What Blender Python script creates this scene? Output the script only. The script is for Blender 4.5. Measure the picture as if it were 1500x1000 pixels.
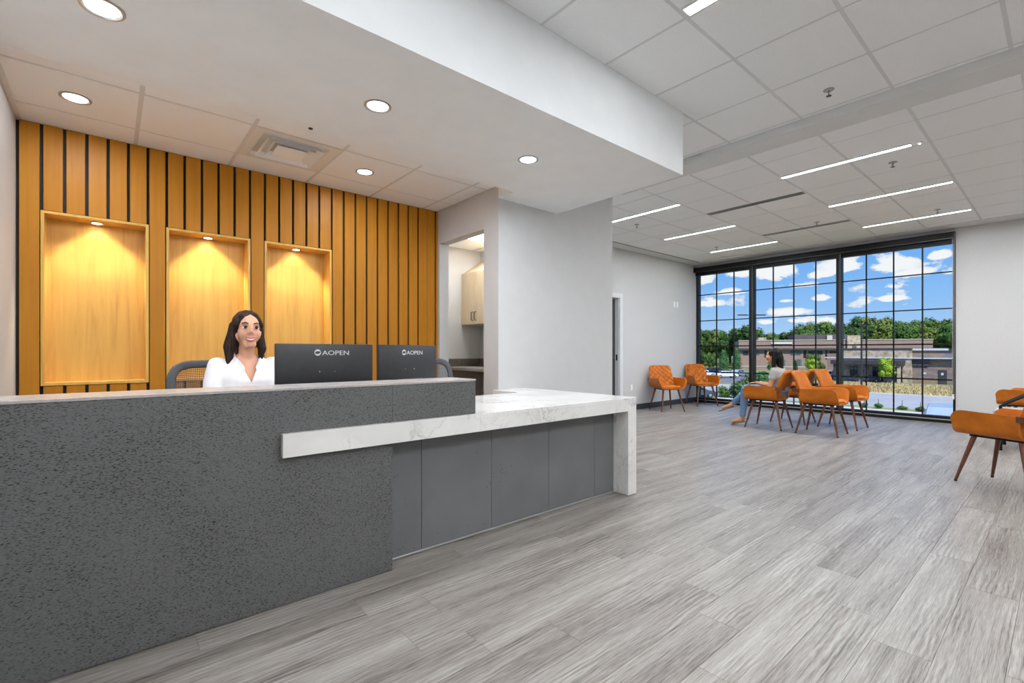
import bpy, bmesh, math, random
from mathutils import Vector, Matrix, noise as mnoise

PI = math.pi
random.seed(7)
for o in list(bpy.data.objects):
    bpy.data.objects.remove(o)
SC = bpy.context.scene
COL = SC.collection

# ------------------------------------------------------------------ camera
# X runs along the reception counter, Y towards the wood wall, Z up (metres)
CAM_H = 1.118
YAW = math.radians(49.578)          # X axis lies this far right of the view axis
FOC = 692.8                         # focal length in pixels of a 1500 px wide frame
HOR = 514.6                         # horizon row
cd = bpy.data.cameras.new('camera')
cam = bpy.data.objects.new('camera', cd)
COL.objects.link(cam)
cam.location = (0, 0, CAM_H)
fwd = Vector((math.cos(YAW), math.sin(YAW), 0))
cam.rotation_euler = fwd.to_track_quat('-Z', 'Y').to_euler()
cd.sensor_fit = 'HORIZONTAL'
cd.sensor_width = 36.0
cd.lens = FOC / 1500 * 36.0
cd.shift_y = (HOR - 500.0) / 1500.0
cd.clip_start = 0.02
cd.clip_end = 1000
SC.camera = cam

# ------------------------------------------------------------------ look
vs = SC.view_settings
vs.view_transform = 'Standard'
vs.look = 'None'
vs.gamma = 1
vs.use_curve_mapping = False
vs.exposure = 0.48
try:
    SC.cycles.use_denoising = True
    SC.cycles.max_bounces = 10
    SC.cycles.diffuse_bounces = 6
    SC.cycles.transparent_max_bounces = 16
    SC.cycles.caustics_reflective = False
    SC.cycles.caustics_refractive = False
    SC.cycles.sample_clamp_indirect = 6
    SC.cycles.sample_clamp_direct = 9
except Exception:
    pass
E_LINEAR = 145.0        # ceiling strip lights
E_ENTRANCE = 60.0     # strip lights of the entrance ceiling
E_DOWN = 350.0          # recessed downlights
NICHE_W = 24.0         # niche spot lamps, watts
SKY_K = 0.72


def srgb(r, g, b):
    f = lambda c: (c / 255) / 12.92 if c / 255 <= 0.04045 else ((c / 255 + 0.055) / 1.055) ** 2.4
    return (f(r), f(g), f(b), 1)


# ------------------------------------------------------------------ node helper
class NT:
    def __init__(self, tree):
        self.t = tree
        self.n = tree.nodes
        self.l = tree.links

    def new(self, kind, **kw):
        x = self.n.new(kind)
        for k, v in kw.items():
            setattr(x, k, v)
        return x

    def set(self, sock, v):
        if isinstance(v, bpy.types.NodeSocket):
            self.l.new(v, sock)
        elif v is not None:
            sock.default_value = v

    def math(self, op, a, b=None, c=None, clamp=False):
        x = self.new('ShaderNodeMath', operation=op)
        x.use_clamp = clamp
        self.set(x.inputs[0], a)
        if b is not None:
            self.set(x.inputs[1], b)
        if c is not None:
            self.set(x.inputs[2], c)
        return x.outputs[0]

    def vmath(self, op, a, b=None):
        x = self.new('ShaderNodeVectorMath', operation=op)
        self.set(x.inputs[0], a)
        if b is not None:
            self.set(x.inputs[1], b)
        return x.outputs[0]

    def noise(self, vec, scale=5, detail=3, rough=0.5, dist=0.0):
        x = self.new('ShaderNodeTexNoise')
        self.set(x.inputs['Vector'], vec)
        x.inputs['Scale'].default_value = scale
        x.inputs['Detail'].default_value = detail
        x.inputs['Roughness'].default_value = rough
        x.inputs['Distortion'].default_value = dist
        return x.outputs['Fac']

    def ramp(self, fac, stops, interp='LINEAR'):
        x = self.new('ShaderNodeValToRGB')
        x.color_ramp.interpolation = interp
        e = x.color_ramp.elements
        while len(e) < len(stops):
            e.new(0.5)
        for i, (p, c) in enumerate(stops):
            e[i].position = p
            e[i].color = c if len(c) == 4 else (*c, 1)
        self.set(x.inputs[0], fac)
        return x.outputs[0]

    def mix(self, fac, a, b, blend='MIX'):
        x = self.new('ShaderNodeMix', data_type='RGBA', blend_type=blend)
        self.set(x.inputs[0], fac)
        self.set(x.inputs[6], a)
        self.set(x.inputs[7], b)
        return x.outputs[2]

    def mapr(self, v, a, b, c=0.0, d=1.0):
        x = self.new('ShaderNodeMapRange')
        self.set(x.inputs[0], v)
        x.inputs[1].default_value = a
        x.inputs[2].default_value = b
        x.inputs[3].default_value = c
        x.inputs[4].default_value = d
        return x.outputs[0]

    def bump(self, h, strength=0.2, dist=0.01):
        x = self.new('ShaderNodeBump')
        x.inputs['Strength'].default_value = strength
        x.inputs['Distance'].default_value = dist
        self.set(x.inputs['Height'], h)
        return x.outputs[0]

    def scaled(self, vec, s):
        x = self.new('ShaderNodeMapping')
        self.set(x.inputs['Vector'], vec)
        x.inputs['Scale'].default_value = s
        return x.outputs[0]


MATS = {}


def material(name, col=(0.5, 0.5, 0.5, 1), rough=0.5, metal=0.0, emis=None, spec=0.5, coat=0.0):
    """Principled material; returns (material, node helper, bsdf)"""
    m = bpy.data.materials.new(name)
    m.use_nodes = True
    h = NT(m.node_tree)
    b = next(x for x in h.n if x.type == 'BSDF_PRINCIPLED')
    b.inputs['Base Color'].default_value = col
    b.inputs['Roughness'].default_value = rough
    b.inputs['Metallic'].default_value = metal
    b.inputs['Specular IOR Level'].default_value = spec
    if coat:
        b.inputs['Coat Weight'].default_value = coat
        b.inputs['Coat Roughness'].default_value = 0.15
    if emis:
        b.inputs['Emission Color'].default_value = emis[0]
        b.inputs['Emission Strength'].default_value = emis[1]
    MATS[name] = m
    return m, h, b


def grainy(name, col, rough=0.6, amount=0.06, scale=40, bump=0.0, metal=0.0, spec=0.5, coat=0.0, stretch=(1, 1, 1)):
    """slightly uneven colour so that nothing is a flat swatch"""
    m, h, b = material(name, col, rough, metal, spec=spec, coat=coat)
    pos = h.new('ShaderNodeNewGeometry').outputs['Position']
    n = h.noise(h.scaled(pos, stretch), scale, 4, 0.55)
    lo = [max(0, c * (1 - amount * 2)) for c in col[:3]] + [1]
    hi = [min(1, c * (1 + amount * 2)) for c in col[:3]] + [1]
    h.set(b.inputs['Base Color'], h.ramp(n, [(0.3, lo), (0.7, hi)]))
    if bump:
        h.set(b.inputs['Normal'], h.bump(n, bump, 0.002))
    return m


# ------------------------------------------------------------------ world: sky with cumulus clouds
def pix_dir(u, v):
    r = (u - 750) / FOC
    return (r * math.sin(YAW) + math.cos(YAW), -r * math.cos(YAW) + math.sin(YAW), (HOR - v) / FOC)


def build_world():
    w = bpy.data.worlds.new('sky')
    SC.world = w
    w.use_nodes = True
    h = NT(w.node_tree)
    h.n.clear()
    d = h.new('ShaderNodeTexCoord').outputs['Generated']
    sep = h.new('ShaderNodeSeparateXYZ')
    h.set(sep.inputs[0], d)
    x, y, z = sep.outputs
    az = h.math('ARCTAN2', y, x)
    hyp = h.math('SQRT', h.math('ADD', h.math('MULTIPLY', x, x), h.math('ADD', h.math('MULTIPLY', y, y), 1e-5)))
    el = h.math('DIVIDE', z, hyp)
    sky = h.ramp(h.mapr(z, -0.05, 1.0), [(0.0, srgb(205, 223, 240)), (0.05, srgb(186, 216, 247)), (0.13, srgb(146, 197, 252)),
                                         (0.25, srgb(98, 168, 247)), (0.5, srgb(70, 142, 232)), (1.0, srgb(45, 105, 205))])
    cv = h.new('ShaderNodeCombineXYZ')
    h.set(cv.inputs[0], az)
    h.set(cv.inputs[1], h.math('MULTIPLY', el, 1.7))
    nz = h.noise(cv.outputs[0], 20, 7, 0.60, 0.3)
    nb = h.noise(cv.outputs[0], 70, 4, 0.6)
    nn = h.math('ADD', h.math('MULTIPLY', h.math('SUBTRACT', nz, 0.5), 4.2), h.math('MULTIPLY', h.math('SUBTRACT', nb, 0.5), 1.1))
    dens = None
    # cumulus clouds standing over the trees, each an ellipse of directions (azimuth, elevation)
    for (u, v, ru, rv, k) in [(1128, 400, 34, 17, 1), (1150, 396, 18, 13, 1), (1232, 392, 34, 17, 1), (1205, 402, 22, 9, .9), (1310, 388, 36, 18, 1),
                              (1340, 400, 30, 9, .95), (1375, 374, 22, 9, 1), (1084, 400, 24, 10, .8), (1304, 438, 28, 7, .95), (1206, 436, 16, 7, .9),
                              (1154, 457, 28, 7, .9), (1028, 410, 16, 13, .9), (1036, 445, 22, 8, .9), (1068, 428, 22, 6, .8), (1124, 472, 16, 6, .8),
                              (1150, 440, 12, 4, .6), (1180, 418, 40, 5, .45), (1300, 420, 40, 5, .3), (1212, 470, 16, 7, .85), (1172, 470, 26, 6, .6), (1390, 400, 14, 8, .5)]:
        dx, dy, dz = pix_dir(u, v)
        a0, e0 = math.atan2(dy, dx), dz / math.hypot(dx, dy)
        d1 = pix_dir(u + ru, v)
        ra = abs(math.atan2(d1[1], d1[0]) - a0)
        d2 = pix_dir(u, v - rv)
        re = abs(d2[2] / math.hypot(d2[0], d2[1]) - e0)
        du = h.math('DIVIDE', h.math('SUBTRACT', az, a0), ra)
        dv = h.math('DIVIDE', h.math('SUBTRACT', el, e0), re)
        dv = h.math('MULTIPLY', dv, h.math('ADD', 1.15, h.math('MULTIPLY', h.math('LESS_THAN', dv, 0.0), 0.6)))
        r = h.math('SQRT', h.math('ADD', h.math('MULTIPLY', du, du), h.math('MULTIPLY', dv, dv)))
        b = h.math('MULTIPLY', h.math('SUBTRACT', 1.15, r), 1.5 * k)
        dens = b if dens is None else h.math('MAXIMUM', dens, b)
    # scattered fair-weather clouds over the rest of the sky
    gn = h.noise(cv.outputs[0], 5.0, 6, 0.55)
    gen = h.math('MULTIPLY', h.math('SUBTRACT', gn, 0.60), 4.0)
    dens = h.math('MAXIMUM', dens, gen)
    m = h.math('ADD', dens, nn)
    fac = h.math('MULTIPLY', h.mapr(m, 0.02, 0.42), 0.96)
    white = h.ramp(h.math('ADD', h.math('MULTIPLY', dens, 0.5), nb), [(0.35, srgb(226, 234, 246)), (0.8, srgb(255, 255, 255))])
    col = h.mix(fac, sky, white)
    bg = h.new('ShaderNodeBackground')
    h.set(bg.inputs[0], col)
    bg.inputs[1].default_value = SKY_K
    out = h.new('ShaderNodeOutputWorld')
    h.l.new(bg.outputs[0], out.inputs[0])


build_world()
sd = bpy.data.lights.new('sun', 'SUN')
sd.energy = 4.0
sd.angle = math.radians(0.6)
sd.color = (1, 0.95, 0.87)
sun = bpy.data.objects.new('sun', sd)
COL.objects.link(sun)
sun.rotation_euler = Vector((0.42, 0.48, -0.77)).to_track_quat('-Z', 'Y').to_euler()


# ------------------------------------------------------------------ object helpers
def tag(o, label=None, cat=None, group=None, kind=None):
    if label:
        o['label'] = label
    if cat:
        o['category'] = cat
    if group:
        o['group'] = group
    if kind:
        o['kind'] = kind
    return o


def empty(name, loc=(0, 0, 0), rz=0.0, label=None, cat=None, group=None):
    o = bpy.data.objects.new(name, None)
    COL.objects.link(o)
    o.location = loc
    o.rotation_euler = (0, 0, rz)
    o.empty_display_size = 0.1
    return tag(o, label, cat, group)


def link(name, mesh, parent=None, loc=None, rz=None):
    o = bpy.data.objects.new(name, mesh)
    COL.objects.link(o)
    if parent is not None:
        o.parent = parent
    if loc is not None:
        o.location = loc
    if rz is not None:
        o.rotation_euler = (0, 0, rz)
    return o


KIDS = {}


def copy_tree(o, parent=None):
    c = o.copy()
    COL.objects.link(c)
    if parent is not None:
        c.parent = parent
    for ch in list(o.children):
        copy_tree(ch, c)
    return c


class MB:
    """collects shapes into one mesh"""

    def __init__(self):
        self.v = []
        self.f = []

    def add(self, vs, fs):
        n = len(self.v)
        self.v += [tuple(p) for p in vs]
        self.f += [tuple(i + n for i in f) for f in fs]
        return self

    def box(self, x0, x1, y0, y1, z0, z1):
        vs = [(x, y, z) for x in (x0, x1) for y in (y0, y1) for z in (z0, z1)]
        return self.add(vs, [(0, 1, 3, 2), (4, 6, 7, 5), (0, 4, 5, 1), (2, 3, 7, 6), (0, 2, 6, 4), (1, 5, 7, 3)])

    def rbox(self, x0, x1, y0, y1, z0, z1, r=0.005, seg=2):
        """box with bevelled edges"""
        bm = bmesh.new()
        bmesh.ops.create_cube(bm, size=1)
        for p in bm.verts:
            p.co = Vector(((x0 + x1) / 2 + p.co.x * (x1 - x0), (y0 + y1) / 2 + p.co.y * (y1 - y0), (z0 + z1) / 2 + p.co.z * (z1 - z0)))
        bmesh.ops.bevel(bm, geom=bm.edges[:], offset=r, segments=seg, profile=0.5, affect='EDGES')
        bm.verts.index_update()
        self.add([p.co for p in bm.verts], [[q.index for q in f.verts] for f in bm.faces])
        bm.free()
        return self

    def obox(self, c, ax, ay, az, hx, hy, hz):
        c, ax, ay, az = Vector(c), Vector(ax).normalized(), Vector(ay).normalized(), Vector(az).normalized()
        vs = [c + ax * (sx * hx) + ay * (sy * hy) + az * (sz * hz) for sx in (-1, 1) for sy in (-1, 1) for sz in (-1, 1)]
        return self.add(vs, [(0, 1, 3, 2), (4, 6, 7, 5), (0, 4, 5, 1), (2, 3, 7, 6), (0, 2, 6, 4), (1, 5, 7, 3)])

    def loft(self, rings, cap=True, closed=True):
        n = len(rings[0])
        base = len(self.v)
        for r in rings:
            self.v += [tuple(p) for p in r]
        for i in range(len(rings) - 1):
            for j in range(n if closed else n - 1):
                a = base + i * n + j
                b = base + i * n + (j + 1) % n
                self.f.append((a, b, b + n, a + n))
        if cap and closed:
            self.f.append(tuple(base + j for j in range(n))[::-1])
            self.f.append(tuple(base + (len(rings) - 1) * n + j for j in range(n)))
        return self

    def tube(self, pts, r, n=8, cap=True):
        pts = [Vector(p) for p in pts]
        rs = r if isinstance(r, (list, tuple)) else [r] * len(pts)
        rings = []
        ref = None
        for i, p in enumerate(pts):
            t = (pts[min(i + 1, len(pts) - 1)] - pts[max(i - 1, 0)]).normalized()
            if ref is None:
                ref = Vector((0, 0, 1)) if abs(t.z) < 0.9 else Vector((1, 0, 0))
            a = (ref - t * ref.dot(t)).normalized()
            ref = a
            b = t.cross(a)
            rings.append([p + a * (rs[i] * math.cos(2 * PI * k / n)) + b * (rs[i] * math.sin(2 * PI * k / n)) for k in range(n)])
        return self.loft(rings, cap)

    def lathe(self, prof, n=20, c=(0, 0, 0), axis='z', cap=True):
        rings = []
        for (r, h) in prof:
            ring = []
            for k in range(n):
                a = 2 * PI * k / n
                x, y = r * math.cos(a), r * math.sin(a)
                p = {'z': (x, y, h), 'x': (h, x, y), 'y': (x, h, -y)}[axis]
                ring.append((c[0] + p[0], c[1] + p[1], c[2] + p[2]))
            rings.append(ring)
        return self.loft(rings, cap)

    def ball(self, c, rx, ry=None, rz=None, n=12, m=8):
        ry = rx if ry is None else ry
        rz = rx if rz is None else rz
        rings = []
        for i in range(m + 1):
            t = PI * (i + 0.02) / (m + 0.04)
            rings.append([(c[0] + rx * math.sin(t) * math.cos(2 * PI * k / n), c[1] + ry * math.sin(t) * math.sin(2 * PI * k / n),
                           c[2] - rz * math.cos(t)) for k in range(n)])
        return self.loft(rings)

    def capsule(self, p0, p1, r0, r1, n=12, flat=1.0):
        """tapered capsule; flat squeezes it along its own second side axis"""
        p0, p1 = Vector(p0), Vector(p1)
        t = (p1 - p0).normalized()
        a = Vector((1, 0, 0))
        if abs(t.x) > 0.9:
            a = Vector((0, 0, 1))
        a = (a - t * a.dot(t)).normalized()
        b = t.cross(a)
        rings = []
        m = 5
        prof = [(p0 - t * (r0 * math.cos(PI / 2 * i / m)), r0 * math.sin(PI / 2 * (i + .05) / m)) for i in range(m + 1)]
        prof += [(p1 + t * (r1 * math.sin(PI / 2 * i / m)), r1 * math.cos(PI / 2 * (i - .05) / m)) for i in range(m + 1)]
        for (c, r) in prof:
            rings.append([c + a * (r * math.cos(2 * PI * k / n)) + b * (flat * r * math.sin(2 * PI * k / n)) for k in range(n)])
        return self.loft(rings)

    def mesh(self, name, mat, smooth=False, angle=35):
        me = bpy.data.meshes.new(name)
        me.from_pydata(self.v, [], self.f)
        bm = bmesh.new()
        bm.from_mesh(me)
        bmesh.ops.recalc_face_normals(bm, faces=bm.faces[:])
        bm.to_mesh(me)
        bm.free()
        if mat is not None:
            me.materials.append(MATS[mat] if isinstance(mat, str) else mat)
        if smooth:
            me.polygons.foreach_set('use_smooth', [True] * len(me.polygons))
            if angle < 179:
                me.set_sharp_from_angle(angle=math.radians(angle))
        me.update()
        return me

    def build(self, name, mat, parent=None, smooth=False, angle=35, loc=None, rz=None):
        return link(name, self.mesh(name, mat, smooth, angle), parent, loc, rz)


def struct(o):
    o['kind'] = 'structure'
    return o


def solid_remesh(mb, voxel, smooth_it, mat, name):
    """fuse overlapping shapes into one continuous skin"""
    me = mb.mesh(name + '_raw', None)
    o = link(name + '_raw', me)
    m = o.modifiers.new('fuse', 'REMESH')
    m.mode = 'VOXEL'
    m.voxel_size = voxel
    s = o.modifiers.new('soft', 'SMOOTH')
    s.iterations = smooth_it
    s.factor = 0.5
    dg = bpy.context.evaluated_depsgraph_get()
    out = bpy.data.meshes.new_from_object(o.evaluated_get(dg))
    out.name = name
    bpy.data.objects.remove(o)
    bpy.data.meshes.remove(me)
    out.materials.clear()
    out.materials.append(MATS[mat])
    out.polygons.foreach_set('use_smooth', [True] * len(out.polygons))
    return out


def text_mesh(body, size, depth, mat, name, align='LEFT'):
    cu = bpy.data.curves.new(name, 'FONT')
    cu.body = body
    cu.size = size
    cu.extrude = depth
    cu.align_x = align
    cu.resolution_u = 4
    o = bpy.data.objects.new(name, cu)
    COL.objects.link(o)
    dg = bpy.context.evaluated_depsgraph_get()
    me = bpy.data.meshes.new_from_object(o.evaluated_get(dg))
    bpy.data.objects.remove(o)
    bpy.data.curves.remove(cu)
    me.materials.clear()
    me.materials.append(MATS[mat])
    return me


# ------------------------------------------------------------------ materials
grainy('paint_white', (0.545, 0.545, 0.542, 1), 0.6, 0.012, 6, spec=0.3)
grainy('paint_textured', (0.55, 0.548, 0.543, 1), 0.65, 0.02, 90, 0.25, spec=0.3)
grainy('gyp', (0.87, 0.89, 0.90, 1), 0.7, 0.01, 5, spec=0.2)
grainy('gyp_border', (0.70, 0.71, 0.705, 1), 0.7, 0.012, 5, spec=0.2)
grainy('tile_white', (0.90, 0.915, 0.925, 1), 0.85, 0.015, 160, 0.15, spec=0.1)
grainy('grid_white', (0.68, 0.69, 0.70, 1), 0.5, 0.01, 30)
grainy('shell_dark', (0.3, 0.3, 0.3, 1), 0.8)
grainy('black', (0.006, 0.006, 0.006, 1), 0.7, 0.1)
grainy('black_metal', (0.008, 0.008, 0.009, 1), 0.5, 0.1, 20, spec=0.2)
grainy('dark_metal', (0.03, 0.03, 0.032, 1), 0.4, 0.1, 20)
grainy('base_dark', (0.035, 0.036, 0.04, 1), 0.5, 0.1, 20)
grainy('base_grey', (0.22, 0.22, 0.215, 1), 0.5, 0.05, 20)
grainy('chrome', (0.55, 0.55, 0.55, 1), 0.25, 0.03, 20, metal=1.0)
grainy('trim_grey', (0.42, 0.42, 0.42, 1), 0.35, 0.03, 20, metal=0.6)
grainy('plastic_black', (0.018, 0.018, 0.02, 1), 0.42, 0.08, 30)
grainy('plastic_white', (0.75, 0.75, 0.73, 1), 0.4, 0.01, 30)
grainy('logo_silver', (0.62, 0.62, 0.62, 1), 0.4, 0.02, 30)
grainy('mesh_grey', (0.07, 0.072, 0.078, 1), 0.6, 0.1, 60)
grainy('seat_grey', (0.36, 0.37, 0.38, 1), 0.6, 0.05, 60)
grainy('cabinet_maple', (0.68, 0.54, 0.36, 1), 0.45, 0.04, 3, stretch=(9, 9, 1))
grainy('laminate_brown', (0.12, 0.10, 0.085, 1), 0.4, 0.15, 25)
grainy('laminate_top', (0.36, 0.34, 0.31, 1), 0.4, 0.1, 40)
grainy('walnut', (0.115, 0.032, 0.012, 1), 0.38, 0.22, 12, coat=0.2, stretch=(6, 6, 1))
grainy('skin', (0.60, 0.30, 0.19, 1), 0.5, 0.04, 14)
grainy('skin_tan', (0.50, 0.25, 0.13, 1), 0.5, 0.04, 14)
grainy('lips', (0.42, 0.10, 0.09, 1), 0.4, 0.05, 60)
grainy('teeth', (0.8, 0.78, 0.74, 1), 0.3, 0.02, 60)
grainy('eye_white', (0.75, 0.74, 0.72, 1), 0.3, 0.02, 60)
grainy('eye_dark', (0.02, 0.012, 0.01, 1), 0.2, 0.05, 60)
grainy('hair_brown', (0.022, 0.010, 0.007, 1), 0.55, 0.5, 9, 0.5, spec=0.2, stretch=(16, 16, 1.5))
grainy('hair_black', (0.006, 0.0055, 0.0055, 1), 0.55, 0.5, 9, 0.5, spec=0.15, stretch=(16, 16, 1.5))
grainy('blouse_white', (0.83, 0.81, 0.82, 1), 0.75, 0.02, 18, 0.3)
grainy('shirt_grey', (0.36, 0.35, 0.35, 1), 0.8, 0.08, 18, 0.3)
grainy('jeans', (0.13, 0.22, 0.37, 1), 0.85, 0.15, 60, 0.2)
grainy('trousers', (0.03, 0.03, 0.04, 1), 0.85, 0.1, 60)
grainy('sandal', (0.20, 0.14, 0.09, 1), 0.6, 0.1, 40)
# outdoors
grainy('asphalt', (0.17, 0.18, 0.2, 1), 0.9, 0.08, 0.6)
grainy('road', (0.36, 0.38, 0.41, 1), 0.9, 0.05, 0.4)
grainy('concrete', (0.55, 0.55, 0.54, 1), 0.9, 0.06, 0.8)
grainy('gravel', (0.5, 0.48, 0.44, 1), 0.95, 0.25, 4)
grainy('lawn', (0.20, 0.25, 0.09, 1), 0.95, 0.2, 0.35)
grainy('dry_grass', (0.50, 0.42, 0.22, 1), 0.95, 0.14, 0.5)
grainy('stone_tan', (0.46, 0.385, 0.30, 1), 0.9, 0.22, 1.6)
grainy('roof_purple', (0.095, 0.08, 0.09, 1), 0.7, 0.08, 0.6)
grainy('fascia_dark', (0.05, 0.05, 0.055, 1), 0.6, 0.1, 1)
grainy('coping', (0.52, 0.50, 0.48, 1), 0.5, 0.04, 1)
grainy('window_blue', (0.10, 0.15, 0.18, 1), 0.12, 0.2, 0.8)
grainy('window_dark', (0.02, 0.02, 0.022, 1), 0.2, 0.3, 0.8)
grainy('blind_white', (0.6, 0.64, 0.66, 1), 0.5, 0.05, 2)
grainy('car_white', (0.7, 0.72, 0.75, 1), 0.25, 0.01, 1, coat=0.5)
grainy('car_silver', (0.44, 0.52, 0.63, 1), 0.28, 0.02, 1, metal=0.3, coat=0.5)
grainy('car_dark', (0.03, 0.035, 0.045, 1), 0.2, 0.05, 1, coat=0.6)
grainy('car_blue', (0.05, 0.09, 0.14, 1), 0.25, 0.05, 1, coat=0.6)
grainy('tyre', (0.015, 0.015, 0.015, 1), 0.8, 0.1, 5)
grainy('car_glass', (0.02, 0.025, 0.03, 1), 0.08, 0.1, 2)
grainy('car_glass_sky_reflection', (0.33, 0.43, 0.54, 1), 0.15, 0.04, 2)  # sky reflection put into the glass colour
grainy('bark', (0.07, 0.05, 0.035, 1), 0.9, 0.2, 3)
for nm, c in (('leaf_dark', (0.045, 0.10, 0.028, 1)), ('leaf_mid', (0.085, 0.165, 0.04, 1)), ('leaf_olive', (0.14, 0.19, 0.045, 1)),
              ('leaf_lime', (0.30, 0.46, 0.05, 1)), ('leaf_spruce', (0.065, 0.155, 0.055, 1))):
    grainy(nm, c, 0.8, 0.25, 0.9, spec=0.2)


def special_materials():
    # floor: grey oak vinyl planks, grain along X
    m, h, b = material('plank', rough=0.36, spec=0.45)
    pos = h.new('ShaderNodeNewGeometry').outputs['Position']
    rnd = h.new('ShaderNodeObjectInfo').outputs['Random']
    off = h.new('ShaderNodeCombineXYZ')
    h.set(off.inputs[0], h.math('MULTIPLY', rnd, 37.0))
    h.set(off.inputs[1], h.math('MULTIPLY', rnd, 91.0))
    p = h.vmath('ADD', pos, off.outputs[0])
    broad = h.noise(h.scaled(p, (0.7, 7, 1)), 1.6, 4, 0.55, 0.1)
    fine = h.noise(h.scaled(p, (1.8, 95, 1)), 1.9, 6, 0.75, 0.05)
    wv = h.new('ShaderNodeTexWave', wave_type='BANDS', bands_direction='Y')
    h.set(wv.inputs['Vector'], h.scaled(p, (0.16, 1.0, 1)))
    wv.inputs['Scale'].default_value = 14
    wv.inputs['Distortion'].default_value = 9
    wv.inputs['Detail'].default_value = 3
    wv.inputs['Detail Scale'].default_value = 1.1
    wv.inputs['Detail Roughness'].default_value = 0.6
    patch = h.mapr(h.noise(h.scaled(p, (1.3, 6, 1)), 1.3, 2, 0.5), 0.45, 0.62)
    wave = h.math('MULTIPLY', h.math('SUBTRACT', wv.outputs['Fac'], 0.5), h.math('ADD', 0.012, h.math('MULTIPLY', patch, 0.085)))
    pores = h.noise(h.scaled(p, (11, 330, 1)), 1.1, 3, 0.65)
    g = h.math('ADD', h.math('MULTIPLY', broad, 0.30), h.math('ADD', h.math('MULTIPLY', fine, 0.40), h.math('MULTIPLY', pores, 0.30)))
    g = h.math('ADD', h.math('ADD', g, wave), h.math('MULTIPLY', h.math('SUBTRACT', rnd, 0.5), 0.045))
    col = h.ramp(g, [(0.37, srgb(58, 52, 47)), (0.445, srgb(110, 103, 97)), (0.52, srgb(136, 130, 124)), (0.65, srgb(170, 166, 161))])
    h.set(b.inputs['Base Color'], col)
    h.set(b.inputs['Roughness'], h.mapr(fine, 0.2, 0.8, 0.3, 0.46))
    h.set(b.inputs['Normal'], h.bump(g, 0.25, 0.002))
    # wall slats: orange stained maple
    m, h, b = material('slat_maple', rough=0.45, spec=0.25)
    pos = h.new('ShaderNodeNewGeometry').outputs['Position']
    rnd = h.new('ShaderNodeObjectInfo').outputs['Random']
    off = h.new('ShaderNodeCombineXYZ')
    h.set(off.inputs[2], h.math('MULTIPLY', rnd, 40.0))
    g = h.noise(h.scaled(h.vmath('ADD', pos, off.outputs[0]), (22, 22, 1.2)), 1.6, 5, 0.55, 0.3)
    g = h.math('ADD', g, h.math('MULTIPLY', h.math('SUBTRACT', rnd, 0.5), 0.12))
    h.set(b.inputs['Base Color'], h.ramp(g, [(0.2, (0.40, 0.150, 0.008, 1)), (0.55, (0.46, 0.185, 0.012, 1)), (0.9, (0.50, 0.21, 0.018, 1))]))
    # niche lining: paler yellow maple
    m, h, b = material('niche_maple', rough=0.45, spec=0.4)
    pos = h.new('ShaderNodeNewGeometry').outputs['Position']
    g = h.noise(h.scaled(pos, (14, 14, 0.9)), 1.5, 6, 0.6, 0.6)
    h.set(b.inputs['Base Color'], h.ramp(g, [(0.25, (0.52, 0.28, 0.058, 1)), (0.5, (0.66, 0.38, 0.085, 1)), (0.75, (0.72, 0.44, 0.11, 1))]))
    # desk laminate: charcoal with tiny dark dashes
    m, h, b = material('charcoal', rough=0.5, spec=0.4)
    pos = h.new('ShaderNodeNewGeometry').outputs['Position']
    rot = h.new('ShaderNodeMapping')
    h.set(rot.inputs['Vector'], pos)
    rot.inputs['Rotation'].default_value = (0, 0.45, 0)
    rot.inputs['Scale'].default_value = (115, 115, 300)
    f = h.noise(rot.outputs[0], 1.0, 2, 0.55)
    cl = h.noise(pos, 3.0, 3, 0.5)
    f2 = h.math('ADD', f, h.math('MULTIPLY', h.math('SUBTRACT', cl, 0.5), 0.16))
    sp = h.noise(pos, 150, 1, 0.5)
    base = h.ramp(f2, [(0.34, (0.010, 0.010, 0.010, 1)), (0.42, (0.100, 0.100, 0.100, 1)), (0.7, (0.135, 0.135, 0.135, 1))])
    h.set(b.inputs['Base Color'], h.mix(h.math('MULTIPLY', h.math('GREATER_THAN', sp, 0.80), 0.6), base, (0.4, 0.4, 0.4, 1)))
    # top of the transaction counter: reflected light put into a pale grey-beige colour
    grainy('counter_top', (0.40, 0.37, 0.35, 1), 0.25, 0.05, 60)
    # grey cast panel with pin holes
    m, h, b = material('cast_grey', rough=0.45, spec=0.4)
    pos = h.new('ShaderNodeNewGeometry').outputs['Position']
    big = h.noise(pos, 4, 3, 0.5)
    vo = h.new('ShaderNodeTexVoronoi', feature='F1')
    h.set(vo.inputs['Vector'], h.scaled(pos, (1, 1, 0.6)))
    vo.inputs['Scale'].default_value = 62
    pit = h.math('MULTIPLY', h.math('LESS_THAN', vo.outputs['Distance'], 0.14), h.math('GREATER_THAN', h.noise(pos, 5.5, 2, 0.5), 0.62))
    base = h.ramp(big, [(0.3, (0.130, 0.132, 0.135, 1)), (0.7, (0.155, 0.157, 0.160, 1))])
    h.set(b.inputs['Base Color'], h.mix(pit, base, (0.02, 0.02, 0.02, 1)))
    # marble: white quartz with thin grey veins
    m, h, b = material('marble', rough=0.16, spec=0.5)
    pos = h.new('ShaderNodeNewGeometry').outputs['Position']
    wob = h.new('ShaderNodeTexNoise')
    h.set(wob.inputs['Vector'], pos)
    wob.inputs['Scale'].default_value = 3.2
    wob.inputs['Detail'].default_value = 6
    wob.inputs['Roughness'].default_value = 0.6
    wv = h.vmath('ADD', pos, h.vmath('MULTIPLY', wob.outputs['Color'], (0.55, 0.55, 0.55)))
    n1 = h.noise(h.scaled(wv, (1.9, 2.3, 1.4)), 1.25, 2, 0.5)
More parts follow.
